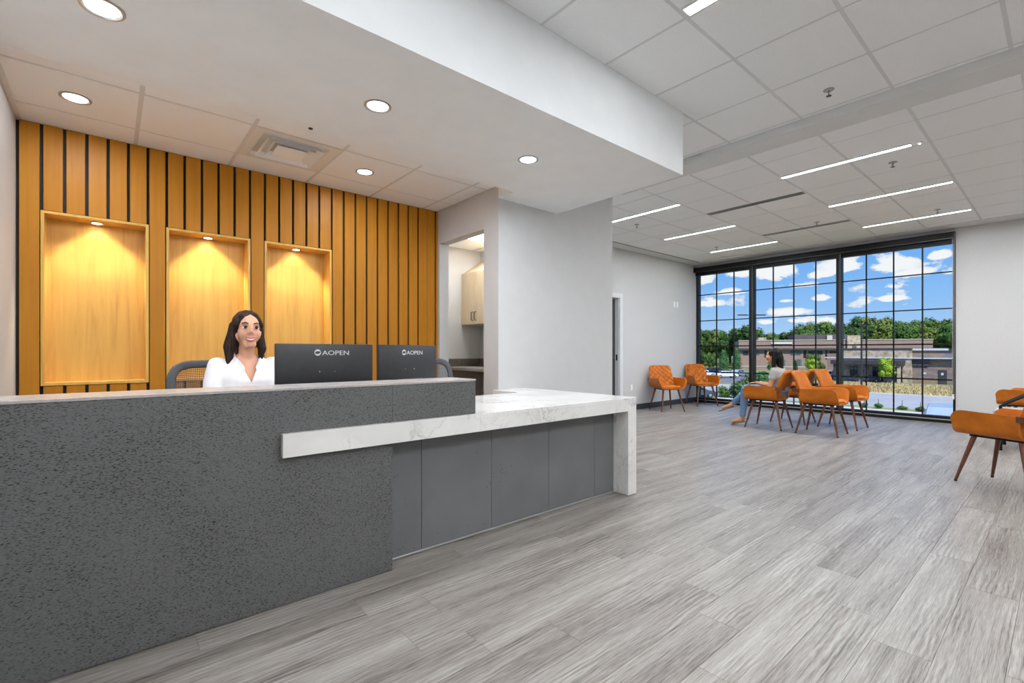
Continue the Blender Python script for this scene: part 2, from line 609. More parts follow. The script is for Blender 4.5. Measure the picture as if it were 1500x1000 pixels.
    vein = h.mapr(h.math('ABSOLUTE', h.math('SUBTRACT', n1, 0.52)), 0.0, 0.017, 1, 0)
    msk = h.mapr(h.noise(pos, 2.1, 2, 0.5), 0.45, 0.64, 0, 1)
    n2 = h.noise(h.scaled(wv, (4, 5, 3)), 1.5, 3, 0.5)
    vein2 = h.mapr(h.math('ABSOLUTE', h.math('SUBTRACT', n2, 0.5)), 0.0, 0.03, 0.36, 0)
    soft = h.noise(pos, 2.6, 4, 0.5)
    base = h.ramp(soft, [(0.35, (0.67, 0.66, 0.635, 1)), (0.6, (0.76, 0.75, 0.73, 1))])
    v = h.math('ADD', h.math('MULTIPLY', h.math('MULTIPLY', vein, msk), 0.72), h.math('MULTIPLY', vein2, msk), clamp=True)
    h.set(b.inputs['Base Color'], h.mix(v, base, (0.27, 0.255, 0.24, 1)))
    # leather
    m, h, b = material('leather', rough=0.40, spec=0.26)
    pos = h.new('ShaderNodeTexCoord').outputs['Object']
    n = h.noise(pos, 9, 4, 0.55)
    fn = h.noise(pos, 320, 2, 0.5)
    h.set(b.inputs['Base Color'], h.ramp(n, [(0.3, (0.37, 0.098, 0.006, 1)), (0.6, (0.48, 0.138, 0.009, 1)), (0.8, (0.55, 0.170, 0.015, 1))]))
    h.set(b.inputs['Normal'], h.bump(fn, 0.15, 0.0008))
    # glass
    m = bpy.data.materials.new('glass')
    m.use_nodes = True
    h = NT(m.node_tree)
    h.n.clear()
    fr = h.new('ShaderNodeFresnel')
    fr.inputs[0].default_value = 1.06
    tr = h.new('ShaderNodeBsdfTransparent')
    tr.inputs[0].default_value = (0.96, 0.97, 0.97, 1)
    gl = h.new('ShaderNodeBsdfGlossy')
    gl.inputs['Roughness'].default_value = 0.0
    mx = h.new('ShaderNodeMixShader')
    h.l.new(fr.outputs[0], mx.inputs[0])
    h.l.new(tr.outputs[0], mx.inputs[1])
    h.l.new(gl.outputs[0], mx.inputs[2])
    out = h.new('ShaderNodeOutputMaterial')
    h.l.new(mx.outputs[0], out.inputs[0])
    MATS['glass'] = m
    # brick walls of the far building, courses too fine to pick apart from here
    for nm, c1, c2 in (('brick_pink', (0.27, 0.19, 0.165, 1), (0.34, 0.25, 0.22, 1)), ('brick_mixed', (0.25, 0.19, 0.15, 1), (0.40, 0.29, 0.18, 1))):
        m, h, b = material(nm, rough=0.9, spec=0.2)
        pos = h.new('ShaderNodeNewGeometry').outputs['Position']
        n = h.noise(h.scaled(pos, (1, 1, 3.2)), 1.1, 5, 0.65)
        big = h.noise(h.scaled(pos, (0.3, 0.3, 1.1)), 0.7, 3, 0.5, 1.0)
        base = h.ramp(n, [(0.3, c1), (0.7, c2)])
        if nm == 'brick_mixed':
            base = h.mix(h.mapr(big, 0.42, 0.62), base, (0.21, 0.185, 0.21, 1))
        h.set(b.inputs['Base Color'], base)
    # lamps
    material('lens_linear', (0.9, 0.9, 0.9, 1), 0.5, emis=((0.955, 0.99, 1.03, 1), E_LINEAR))
    material('lens_rear_fill', (0.9, 0.9, 0.9, 1), 0.5, emis=((0.955, 0.99, 1.03, 1), E_ENTRANCE * 3.2))  # stronger lens of the added rear strips that fill the desk front
    material('lens_down', (0.9, 0.9, 0.9, 1), 0.5, emis=((0.93, 0.99, 1.06, 1), E_DOWN))
    material('lens_entrance', (0.9, 0.9, 0.9, 1), 0.5, emis=((0.955, 0.99, 1.03, 1), E_ENTRANCE))
    material('lens_tile', (0.9, 0.9, 0.9, 1), 0.5, emis=((0.92, 0.99, 1.07, 1), E_DOWN * 0.55))
    material('lens_puck', (0.9, 0.9, 0.9, 1), 0.5, emis=((1, 0.86, 0.62, 1), 30.0))
    material('lens_side', (0.9, 0.9, 0.9, 1), 0.5, emis=((1, 1, 1, 1), 13.0))


special_materials()

# ------------------------------------------------------------------ setting: measures
X_L, X_WIN = -0.48, 9.97
Y_WOOD, Y_FAR, Y_REAR = 4.583, 5.38, -3.6
Z_WAIT, Z_NEAR, Z_GYP, Z_TILE = 3.03, 3.085, 2.572, 2.688
X_DOOR, X_B = 2.811, 4.545


# floor: slab, then individual planks
def build_floor():
    fl = struct(MB().box(-0.62, 10.2, -3.75, 5.6, -0.25, -0.008).build('floor', 'shell_dark'))
    L, W = 1.22, 0.178
    mb = MB()
    c = 0.0012
    ring0 = [(0, 0, -.007), (L, 0, -.007), (L, W, -.007), (0, W, -.007)]
    ring1 = [(0.0003, 0.0003, -c), (L - .0003, 0.0003, -c), (L - .0003, W - .0003, -c), (0.0003, W - .0003, -c)]
    ring2 = [(c, c, 0), (L - c, c, 0), (L - c, W - c, 0), (c, W - c, 0)]
    mb.loft([ring0, ring1, ring2])
    me = mb.mesh('plank', 'plank')
    spots = []
    y = Y_REAR
    rw = random.Random(3)
    row = 0
    while y < Y_FAR:
        x = X_L - rw.random() * L
        while x < X_WIN:
            a, bq = max(x, X_L + .002), min(x + L, X_WIN - .005)
            if bq - a > 0.02:
                spots.append((a, bq, y, min(W, Y_FAR - y)))
            x += L
        y += W
    def dist(s):
        cx, cy = (s[0] + s[1]) / 2, s[2] + .09
        f = cx * math.cos(YAW) + cy * math.sin(YAW)
        r = cx * math.sin(YAW) - cy * math.cos(YAW)
        hid = (cy > 2.5 and cx < 3.1) or (cy > 3.6 and cx < 4.6)
        return (math.hypot(cx, cy) if f > 0.9 and abs(r) < f * 1.2 + .3 and not hid else 100 + math.hypot(cx, cy))
    spots.sort(key=dist)
    for (a, bq, yy, w) in spots[:295]:
        o = link('plank', me, fl, (a, yy, 0))
        o.scale = ((bq - a) / L, w / W, 1)
    rest = MB()
    for (a, bq, yy, w) in spots[295:]:
        rest.loft([[(a + dx * (bq - a), yy + dy * w, z) for dx, dy in ((e, e), (1 - e, e), (1 - e, 1 - e), (e, 1 - e))] for e, z in ((0.0, -.007), (0.0003, -c), (0.001, 0))])
    tag(rest.build('plank_field', 'plank', fl), kind='stuff')


build_floor()


# walls
def build_walls():
    T = 0.14
    struct(MB().box(X_L - T, X_L, -3.75, 4.9, -0.2, 3.25).build('wall_left', 'paint_white'))
    struct(MB().box(X_L - T, X_WIN + .2, Y_REAR - T, Y_REAR, -0.2, 3.25).build('wall_rear', 'paint_white'))
    # doorway wall beside the wood wall
    mb = MB()
    mb.box(X_DOOR, X_DOOR + .12, 3.5, 3.731, -.008, 3.2)
    mb.box(X_DOOR, X_DOOR + .12, 4.549, 5.5, -.008, 3.2)
    mb.box(X_DOOR, X_DOOR + .12, 3.731, 4.549, 2.325, 3.2)
    struct(mb.build('wall_doorway', 'paint_white'))
    struct(MB().box(X_DOOR + .12, X_B, 3.5, 3.62, -.008, 3.2).box(X_B - .14, X_B, 3.62, 5.38, -.008, 3.2).build('wall_column', 'paint_white'))
    # side room behind the doorway
    struct(MB().box(4.0, X_B - .14, 3.62, 5.38, -.008, 3.2).build('wall_side_room', 'paint_white'))
    cs = struct(MB().box(X_DOOR + .12, 4.0, 3.62, 5.38, 2.526, 2.56).build('ceiling_side_room', 'tile_white'))
    g = MB()
    for x in (3.25, 3.86):
        g.box(x - .012, x + .012, 3.62, 5.38, 2.522, 2.527)
    for y in (4.2, 4.81):
        g.box(X_DOOR + .12, 4.0, y - .012, y + .012, 2.522, 2.527)
    g.build('ceiling_grid', 'grid_white', cs)
    # far wall of the waiting room, with a door opening
    mb = MB()
    mb.box(X_DOOR, 6.28, Y_FAR, Y_FAR + .14, -.2, 3.25)
    mb.box(7.19, X_WIN + .2, Y_FAR, Y_FAR + .14, -.2, 3.25)
    mb.box(6.28, 7.19, Y_FAR, Y_FAR + .14, 2.104, 3.25)
    wf = struct(mb.build('wall_far', 'paint_textured'))
    # window wall: pier beside and lintel above the window
    mb = MB()
    mb.box(X_WIN, X_WIN + .2, Y_REAR - T, 1.12, -.2, 3.25)
    mb.box(X_WIN, X_WIN + .2, 1.12, Y_FAR + .14, 2.962, 3.25)
    mb.box(X_WIN, X_WIN + .2, 1.12, Y_FAR + .14, -.25, -.005)
    struct(mb.build('wall_window', 'paint_textured'))
    # roof slab
    struct(MB().box(X_L - T, X_WIN + .2, Y_REAR - T, Y_FAR + .2, 3.25, 3.4).build('ceiling_slab', 'shell_dark'))
    # skirting
    struct(MB().rbox(7.285, X_WIN - .005, Y_FAR - .012, Y_FAR, 0, .105, .003).build('baseboard_far', 'base_dark'))
    struct(MB().rbox(X_WIN - .012, X_WIN, Y_REAR, 1.1, 0, .105, .003).build('baseboard_window', 'base_grey'))
    struct(MB().rbox(X_B, X_B + .012, 3.5, Y_FAR, 0, .105, .003).build('baseboard_column', 'base_dark'))
    # dark leaf closing the open doorway, standing in for the unlit room behind
    d = struct(MB().rbox(6.29, 7.17, Y_FAR + .08, Y_FAR + .12, 0, 2.09, .003).build('dark_room_leaf', 'dark_metal'))
    mb = MB()
    mb.rbox(7.19, 7.279, Y_FAR - .02, Y_FAR, 0, 2.15, .003)
    mb.rbox(6.19, 6.28, Y_FAR - .02, Y_FAR, 0, 2.15, .003)
    mb.rbox(6.19, 7.279, Y_FAR - .021, Y_FAR, 2.104, 2.19, .003)
    mb.box(7.175, 7.19, Y_FAR, Y_FAR + .14, 0, 2.104)
    mb.build('door_frame', 'grid_white', d)
    MB().box(7.168, 7.1752, Y_FAR + .03, Y_FAR + .06, .95, 1.06).build('latch_plate', 'black_metal', d)
    MB().tube([(7.08, Y_FAR + .08, 1.0), (7.08, Y_FAR + .03, 1.0), (6.97, Y_FAR + .03, 1.0)], .009).build('leaf_handle', 'chrome', d, True)
    for i, z in enumerate((.35, .8, 1.25, 1.7)):
        MB().box(6.45, 7.02, Y_FAR + .074, Y_FAR + .0805, z - .16, z + .16).build('dark_leaf_panel', 'black', d)


build_walls()


# wood wall: black backing, slats, three lit niches
NICHES = [(-0.36, 0.232), (0.341, 0.930), (1.041, 1.627)]
NZ0, NZ1 = 0.88, 2.092


def build_wood_wall():
    wb = struct(MB().box(X_L - .1, X_DOOR, 4.80, 4.95, -.2, 3.2).build('wall_back', 'black'))
    bk = MB()
    bk.box(X_L, X_DOOR, 4.604, 4.616, 0, NZ0 + .01)
    bk.box(X_L, X_DOOR, 4.604, 4.616, NZ1 - .01, Z_TILE + .03)
    xs = [X_L] + [q for n in NICHES for q in (n[0] + .005, n[1] - .005)] + [X_DOOR]
    for i in range(0, len(xs), 2):
        bk.box(xs[i], xs[i + 1], 4.604, 4.616, NZ0 + .01, NZ1 - .01)
    bk.build('backing_board', 'black', wb)
    cache = {}

    def slat(x, w, z0, z1):
        k = (round(w, 3), round(z1 - z0, 3))
        if k not in cache:
            cache[k] = MB().rbox(0, w, 0, .02, 0, z1 - z0, .0016, 1).mesh('slat', 'slat_maple')
        link('slat', cache[k], wb, (x, Y_WOOD, z0))
    for k in range(28):
        x0 = -0.463 + 0.1167 * k
        w = .098 if k < 27 else .112
        x1 = min(x0 + w, X_DOOR - .003) if k < 27 else x0 + .1
        if k == 27:
            x0, x1 = 2.672, 2.771
        cx = (x0 + x1) / 2
        inn = [n for n in NICHES if n[0] - .02 < cx < n[1] + .02]
        if inn:
            slat(x0, x1 - x0, 0, NZ0 - .003)
            slat(x0, x1 - x0, NZ1 + .003, Z_TILE - .002)
        else:
            slat(x0, x1 - x0, 0, Z_TILE - .002)
    slat(2.790, .019, 0, Z_TILE - .002)
    for (a, b) in NICHES:
        t, yf, yb = .019, 4.577, 4.745
        mb = MB()
        mb.rbox(a, a + t, yf, yb + .02, NZ0, NZ1, .0012, 1)
        mb.rbox(b - t, b, yf, yb + .02, NZ0, NZ1, .0012, 1)
        mb.rbox(a + t, b - t, yf, yb + .02, NZ1 - t, NZ1, .0012, 1)
        mb.rbox(a + t, b - t, yf, yb + .02, NZ0, NZ0 + t, .0012, 1)
        fr = mb.build('niche_casing', 'niche_maple', wb)
        MB().box(a + t, b - t, yb, yb + .018, NZ0 + t, NZ1 - t).build('back_panel', 'niche_maple', fr)
        xc = (a + b) / 2 - .005
        zt = NZ1 - t
        p = MB().lathe([(.030, zt), (.040, zt), (.040, zt - .006), (.030, zt - .008), (.030, zt - .003)], 20, (xc, 4.668, 0), cap=False).build('puck_ring', 'chrome', fr, True)
        MB().lathe([(.001, zt - .003), (.030, zt - .003), (.030, zt - .001), (.001, zt - .001)], 20, (xc, 4.668, 0)).build('puck_lens', 'lens_puck', fr)
        ld = bpy.data.lights.new('niche_lamp', 'SPOT')
        ld.energy = NICHE_W
        ld.color = (1, 0.86, 0.62)
        ld.spot_size = math.radians(104)
        ld.spot_blend = 0.55
        ld.shadow_soft_size = .02
        lo = bpy.data.objects.new('niche_lamp', ld)
        COL.objects.link(lo)
        lo.location = (xc, 4.668, zt - .02)
        lo.rotation_euler = (math.radians(14), 0, 0)


build_wood_wall()


# window: frame, mullions, muntins, panes
def build_window():
    w = struct(MB().box(X_WIN + .02, X_WIN + .12, 1.12, Y_FAR, -.005, .055).build('window_1', 'black_metal'))
    X0, X1 = X_WIN - .01, X_WIN + .11
    MB().rbox(X0, X1, 1.12, 1.149, 0, 2.95, .003).build('frame_jamb', 'black_metal', w)
    MB().rbox(X0 + .03, X1, 5.35, 5.379, 0, 2.95, .003).build('frame_jamb', 'black_metal', w)
    MB().rbox(X0, X1, 1.12, Y_FAR, .06, .10, .004).build('frame_sill', 'black_metal', w)
    MB().rbox(X0 - .02, X1, 1.12, Y_FAR, -.003, .045, .004).build('frame_base', 'black_metal', w)
    MB().box(X0 - .004, X1 - .02, 1.125, Y_FAR, .045, .06).build('sill_strip', 'trim_grey', w)
    MB().rbox(X0, X1, 1.12, Y_FAR, 2.80, 2.955, .004).build('frame_head', 'black_metal', w)
    for (a, b) in ((4.126, 4.209), (2.614, 2.691)):
        MB().rbox(X0 - .03, X1, a, b, .08, 2.9, .004).build('mullion', 'black_metal', w)
        MB().rbox(X0 - .034, X0 - .028, a + .004, a + .03, .1, 2.88, .001, 1).build('mullion_trim', 'dark_metal', w)
    bays = [(1.149, 2.614, [1.518, 1.888, 2.263]), (2.691, 4.126, [3.036, 3.407, 3.776]), (4.209, 5.35, [4.55, 4.923, 5.298])]
    zs = [.672, 1.234, 1.793, 2.365]
    for (a, b, ys) in bays:
        for y in ys:
            MB().rbox(X_WIN + .03, X_WIN + .06, y - .009, y + .009, .09, 2.86, .002, 1).build('muntin', 'black_metal', w)
        for z in zs:
            hh = .012 if z < 1.5 else .009
            MB().rbox(X_WIN + .03, X_WIN + .06, a, b, z - hh, z + hh, .002, 1).build('transom_bar', 'black_metal', w)
        yy = [a] + ys + [b]
        zz = [.09] + zs + [2.87]
        for i in range(len(yy) - 1):
            for j in range(len(zz) - 1):
                MB().box(X_WIN + .043, X_WIN + .046, yy[i] + .002, yy[i + 1] - .002, zz[j] + .002, zz[j + 1] - .002).build('pane', 'glass', w)
    # roller shade cassette
    t = empty('roller_shade', (X_WIN - .055, 3.28, 2.86), 0, 'long black roller shade cassette above the big window', 'window shade')
    MB().rbox(-.05, .05, -2.155, 2.10, .012, .102, .012, 3).build('cassette', 'black_metal', t, True)
    MB().box(-.045, .045, -2.15, 2.09, 0.0, .0125).build('bottom_slot', 'dark_metal', t)
    MB().box(-.051, .051, -2.158, -2.15, .004, .104).build('end_cap', 'dark_metal', t)
    MB().box(-.051, .051, 2.095, 2.103, .004, .104).build('end_cap', 'dark_metal', t)
    ch = MB()
    ch.tube([(0, 0, 0), (0, 0, -2.45)], .0035, 6)
    ch.tube([(0, .018, 0), (0, .018, -2.45)], .0035, 6)
    c = ch.build('pull_chain', 'trim_grey', t, loc=(-.035, -2.152, .02))
    MB().rbox(-.012, .012, -.004, .022, -2.50, -2.42, .004).build('chain_weight', 'plastic_white', c)


build_window()


# ceilings ---------------------------------------------------------
def tee_tile_field(name, xs, ys, z, skip=lambda x0, x1, y0, y1: False, tees=True, teew=.024):
    """one ceiling: tiles one by one, main tees along X, cross tees along Y"""
    root = struct(MB().box(xs[0], xs[-1], ys[0], ys[-1], z + .05, z + .06).build(name, 'shell_dark'))
    cache = {}
    for i in range(len(xs) - 1):
        for j in range(len(ys) - 1):
            if skip(xs[i], xs[i + 1], ys[j], ys[j + 1]):
                continue
            w, d = xs[i + 1] - xs[i], ys[j + 1] - ys[j]
            k = (round(w, 3), round(d, 3))
            if k not in cache:
                e = .009
                cache[k] = MB().loft([[(e, e, .022), (w - e, e, .022), (w - e, d - e, .022), (e, d - e, .022)],
                                      [(e, e, .004), (w - e, e, .004), (w - e, d - e, .004), (e, d - e, .004)],
                                      [(e + .004, e + .004, 0), (w - e - .004, e + .004, 0), (w - e - .004, d - e - .004, 0), (e + .004, d - e - .004, 0)]]).mesh('ceiling_tile', 'tile_white')
            link('ceiling_tile', cache[k], root, (xs[i], ys[j], z))
    if tees:
        for y in ys:
            MB().box(xs[0], xs[-1], y - teew / 2, y + teew / 2, z + .002, z + .03).build('main_tee', 'grid_white', root)
        for x in xs:
            MB().box(x - .0105, x + .0105, ys[0], ys[-1], z + .003, z + .03).build('cross_tee', 'grid_white', root)
    return root


def build_ceilings():
    # waiting room
    xs = [4.75] + [5.08 + .62 * k for k in range(8)] + [9.64]
    ys = [.81 + .614 * k for k in range(-7, 8)]
    tee_tile_field('ceiling_waiting', xs, ys + [5.14], Z_WAIT)
    mb = MB()
    mb.box(X_B, X_WIN, 5.14, Y_FAR, Z_WAIT - .004, Z_WAIT + .1)
    mb.box(9.64, X_WIN, Y_REAR, 5.14, Z_WAIT - .004, Z_WAIT + .1)
    mb.box(X_B, 9.64, Y_REAR, ys[0], Z_WAIT - .004, Z_WAIT + .1)
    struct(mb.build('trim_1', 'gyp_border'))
    struct(MB().box(X_B, 9.66, 5.120, 5.142, Z_WAIT - .006, Z_WAIT - .001).build('trim_2', 'base_grey'))
    mb = MB()
    mb.box(X_B - .02, 4.76, 3.5, 5.14, Z_WAIT - .002, Z_WAIT + .1)
    struct(mb.build('trim_3', 'gyp'))
    # bulkhead between the two ceilings
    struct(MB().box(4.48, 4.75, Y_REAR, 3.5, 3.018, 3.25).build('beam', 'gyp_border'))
    # entrance ceiling
    xs = [X_L] + [2.595 + .61 * k for k in range(-4, 4)] + [4.48]
    ys = [Y_REAR] + [2.066 - .6096 * k for k in range(8, -1, -1)]
    tee_tile_field('ceiling_entrance', xs, ys, Z_NEAR, lambda a, b, c, d: False)
    tee_tile_field('ceiling_entrance', [3.62, 3.815, 4.425, 4.48], [2.066, 2.676, 3.285, 3.5], Z_NEAR + .0015)
    # soffit over the counter
    mb = MB()
    mb.box(X_L, 3.605, 2.057, 3.28, Z_GYP, 3.2)
    mb.box(X_DOOR, 3.605, 3.28, 3.5, Z_GYP, 3.2)
    struct(mb.build('ceiling_soffit', 'gyp'))
    # tiles before the wood wall
    xs = [X_L, .152, .768, 1.392, 2.012, 2.622, X_DOOR]
    ys = [3.28, 3.662, 4.272, Y_WOOD + .02]
    tee_tile_field('ceiling_desk', xs, ys, Z_TILE, lambda a, b, c, d: (abs(a - .768) < .01 and abs(c - 3.662) < .01), tees=False)
    root = bpy.data.objects['ceiling_desk']
    for x in xs:
        MB().box(x - .013, x + .013, 3.28, Y_WOOD + .02, Z_TILE + .0005, Z_TILE + .03).build('main_tee', 'grid_white', root)
    for y in ys[1:]:
        MB().box(X_L, X_DOOR, y - .008, y + .008, Z_TILE + .002, Z_TILE + .03).build('cross_tee', 'grid_white', root)
    struct(MB().box(X_L, X_L + .03, 3.28, Y_WOOD + .02, Z_TILE - .004, Z_TILE + .004).build('trim_4', 'grid_white'))


build_ceilings()


# ceiling fittings ---------------------------------------------------
def linear_light(x, y0, y1, z, label, w=.062, lens='lens_linear'):
    t = empty('linear_light', (x, (y0 + y1) / 2, z), 0, label, 'ceiling light', 'recessed linear ceiling lights')
    L = (y1 - y0) / 2
    mb = MB()
    for s in (-1, 1):
        mb.box(s * w / 2 - .006, s * w / 2 + .006, -L - .006, L + .006, -.008, .02)
        mb.box(-w / 2, w / 2, s * (L + .003) - .004, s * (L + .003) + .004, -.008, .02)
    mb.build('frame', 'plastic_white', t)
    MB().rbox(-w / 2 + .006, w / 2 - .006, -L, L, -.007, .012, .002).build('lens', lens, t)
    return t


for (x, y0, y1, l) in [(5.637, .935, 2.035, 'glowing strip light nearest the bulkhead, ahead of the right-hand sprinkler'),
                       (7.22, .835, 2.035, 'middle glowing strip light of the three over the chair cluster'),
                       (8.82, .84, 2.035, 'glowing strip light closest to the window, of the row on its right half'),
                       (5.637, 3.27, 4.47, 'glowing strip light partly hidden behind the white column wall'),
                       (7.22, 3.27, 4.456, 'glowing strip light in the middle of the three over the two quilted chairs'),
                       (8.82, 3.265, 4.45, 'glowing strip light nearest the window corner over the two quilted chairs'),
                       (5.637, -1.6, -.4, 'strip light over the right-hand seats, outside the view, bulkhead end'),
                       (7.22, -1.6, -.4, 'strip light over the right-hand seats, outside the view, middle one'),
                       (8.82, -1.6, -.4, 'strip light over the right-hand seats, outside the view, window end')]:
    linear_light(x, y0, y1, Z_WAIT, l)
for (x, y0, y1, l) in [(2.545, .26, 1.43, 'wide bright strip light cut by the top edge above the soffit end'),
                       (2.545, -2.2, -1.0, 'added unseen strip light behind the camera, in line with the entrance strip light'),  # this and the next are added out of view to brighten the desk front
                       (.72, -2.2, -1.0, 'added unseen strip light behind the camera, near the left wall'),
                       (.72, .26, 1.43, 'added unseen strip light over the camera, in front of the soffit')]:  # out of view, added for illumination
    linear_light(x, y0, y1, Z_NEAR, l, .085, 'lens_entrance' if y0 > 0 else 'lens_rear_fill')
lt = empty('status_led', (5.637, .875, Z_WAIT), 0, 'tiny white indicator light past the end of the nearest strip light', 'indicator')
MB().lathe([(.022, 0), (.022, -.006), (.012, -.012)], 16).build('housing', 'plastic_white', lt, True)
MB().ball((0, 0, -.012), .009).build('led', 'lens_side', lt, True)


def downlight(x, y, z, label, r=.066):
    t = empty('downlight', (x, y, z), 0, label, 'downlight', 'round recessed downlights')
    MB().lathe([(r + .012, 0), (r + .012, -.004), (r, -.006), (r - .006, .0), (r - .010, -.001)], 32, cap=False).build('trim_ring', 'trim_grey', t, True, 60)
    MB().lathe([(.001, -.0025), (r - .008, -.0025), (r - .008, .002), (.001, .002)], 32).build('lens', 'lens_down' if z < 2.6 else 'lens_tile', t)
    return t


downlight(-.022, 2.650, Z_GYP, 'big round downlight in the soffit at the top left corner')
downlight(1.212, 2.650, Z_GYP, 'round downlight in the middle of the plain soffit')
downlight(2.418, 2.650, Z_GYP, 'round downlight near the right end of the soffit')
downlight(-.159, 3.985, Z_TILE, 'round downlight in the ceiling tile above the left slats')
downlight(1.702, 3.985, Z_TILE, 'round downlight in the tile right of the square air vent')


def sprinkler(x, y, z, label):
    t = empty('sprinkler', (x, y, z), 0, label, 'sprinkler', 'ceiling sprinklers')
    MB().lathe([(.036, 0), (.036, -.003), (.026, -.006), (.012, -.003)], 20, cap=False).build('escutcheon', 'trim_grey', t, True)
    mb = MB()
    mb.tube([(0, 0, 0), (0, 0, -.02)], .008)
    mb.tube([(-.008, 0, -.015), (-.014, 0, -.03), (0, 0, -.045)], .0028)
    mb.tube([(.008, 0, -.015), (.014, 0, -.03), (0, 0, -.045)], .0028)
    mb.build('frame_arm', 'chrome', t, True)
    MB().lathe([(.002, -.045), (.018, -.046), (.018, -.048), (.002, -.049)], 14).build('deflector', 'dark_metal', t)


sprinkler(4.12, 1.163, Z_NEAR, 'sprinkler head in the entrance ceiling, nearest the camera')
sprinkler(6.034, 1.144, Z_WAIT, 'sprinkler between the first two right-hand strip lights')
sprinkler(8.496, 1.134, Z_WAIT, 'sprinkler beside the strip light closest to the right window half')
sprinkler(8.469, 4.167, Z_WAIT, 'sprinkler by the last strip light near the window corner')
sprinkler(6.05, 4.204, Z_WAIT, 'sprinkler by the strip light next to the column wall')
sprinkler(7.974, 2.402, Z_WAIT, 'sprinkler just beside the farther ceiling slot diffuser')


def slot_diffuser(x, y0, y1, label):
    t = empty('slot_diffuser', (x, (y0 + y1) / 2, Z_WAIT), 0, label, 'air vent', 'linear slot air diffusers')
    L = (y1 - y0) / 2
    mb = MB()
    for s in (-.045, -.004, .037):
        mb.box(s, s + .008, -L, L, -.005, .012)
    mb.box(-.045, .045, -L - .006, -L, -.005, .012).box(-.045, .045, L, L + .006, -.005, .012)
    mb.build('frame', 'trim_grey', t)
    MB().box(-.037, .037, -L, L, 0.0, .010).build('dark_slot', 'dark_metal', t)


slot_diffuser(6.366, 2.06, 3.237, 'nearer grey slot diffuser between the two rows of strip lights')
slot_diffuser(8.213, 2.06, 3.245, 'farther grey slot diffuser between the strip lights by the window')


def square_vent():
    t = empty('air_diffuser', (1.08, 3.967, Z_TILE), 0, 'square white stepped air vent in the ceiling above the slats', 'air vent')
    def ring(a, b, z0, z1):
        mb = MB()
        r = lambda s, z: [(-s, -s, z), (s, -s, z), (s, s, z), (-s, s, z)]
        mb.loft([r(a, z0 + .002), r(a, z0), r(b, z1), r(b, z1 + .002), r(a, z0 + .002)], cap=False)
        return mb
    ring(.300, .235, -.002, .0).build('face_frame', 'plastic_white', t)
    ring(.235, .222, .0, .022).build('outer_cone', 'tile_white', t)
    ring(.205, .168, -.020, .014).build('middle_cone', 'tile_white', t)
    ring(.155, .118, -.020, .014).build('inner_cone', 'tile_white', t)
    MB().rbox(-.112, .112, -.112, .112, -.022, -.015, .002, 1).build('centre_plate', 'tile_white', t)
    MB().box(-.225, .225, -.225, .225, .022, .028).build('throat', 'grid_white', t)


square_vent()
tag(MB().lathe([(.014, 0), (.014, -.004), (.006, -.006)], 12, (1.0, 3.2, Z_GYP)).build('ceiling_sensor', 'dark_metal'), 'tiny dark sensor in the soffit just before the air vent', 'sensor')


# reception desk -----------------------------------------------------
def build_desk():
    d = empty('reception_desk', (.6, 2.24, 0), 0, 'long charcoal speckled reception counter with raised transaction ledge', 'reception desk')
    ox, oy = .6, 2.24
    B = lambda x0, x1, y0, y1, z0, z1, r=.002: MB().rbox(x0 - ox, x1 - ox, y0 - oy, y1 - oy, z0, z1, r, 1)
    B(X_L + .004, 1.103, 2.237, 2.337, 0.002, .957 - .012).build('front_panel', 'charcoal', d)
    B(1.103, 1.627, 2.237, 2.337, .7585, .945).build('ledge_panel', 'charcoal', d)
    B(X_L + .004, 1.629, 2.235, 2.498, .945, .957, .0015).build('ledge_top', 'counter_top', d)
    B(X_L + .004, 1.627, 2.478, 2.496, .742, .945).build('ledge_back', 'charcoal', d)
    B(X_L + .004, 1.10, 2.34, 2.36, .002, .735).build('inner_panel', 'charcoal', d)
    joints = [1.105, 1.328, 1.823, 2.328, 2.819, 3.052]
    for i in range(5):
        B(joints[i] + .0012, joints[i + 1] - .0012, 2.338, 2.356, .014, .653, .0012).build('panel', 'cast_grey', d)
    B(1.105, 3.052, 2.346, 2.362, .002, .653).build('core_panel', 'black', d)
    B(1.105, 3.052, 2.334, 2.345, .002, .013).build('bottom_strip', 'trim_grey', d)
    B(X_L + .004, 1.62, 2.498, 3.10, .715, .742).build('work_surface', 'plastic_white', d)
    B(X_L + .02, X_L + .045, 2.52, 3.08, .002, .715).build('end_support', 'charcoal', d)
    # marble
    m = empty('marble_countertop', (2.4, 2.7, 0), 0, 'white veined marble countertop with a waterfall end, lower than the charcoal ledge', 'countertop')
    ox2, oy2 = 2.4, 2.7
    M = lambda x0, x1, y0, y1, z0, z1, r=.0015: MB().rbox(x0 - ox2, x1 - ox2, y0 - oy2, y1 - oy2, z0, z1, r, 1)
    M(1.634, 3.16, 2.2, 3.13, .728, .758).build('slab', 'marble', m)
    M(2.74, 3.16, 3.13, 3.497, .728, .758).build('return_slab', 'marble', m)
    M(.572, 1.634, 2.2, 2.235, .655, .758).build('ledge_shelf', 'marble', m)
    M(1.634, 3.054, 2.2, 2.232, .655, .728).build('apron', 'marble', m)
    M(3.054, 3.16, 2.2, 3.497, 0.004, .728).build('waterfall_leg', 'marble', m)
    M(3.06, 3.155, 2.21, 3.49, 0, .004, .001).build('foot_strip', 'dark_metal', m)
    M(2.74, 2.77, 3.13, 3.497, .655, .728).build('return_apron', 'marble', m)


build_desk()


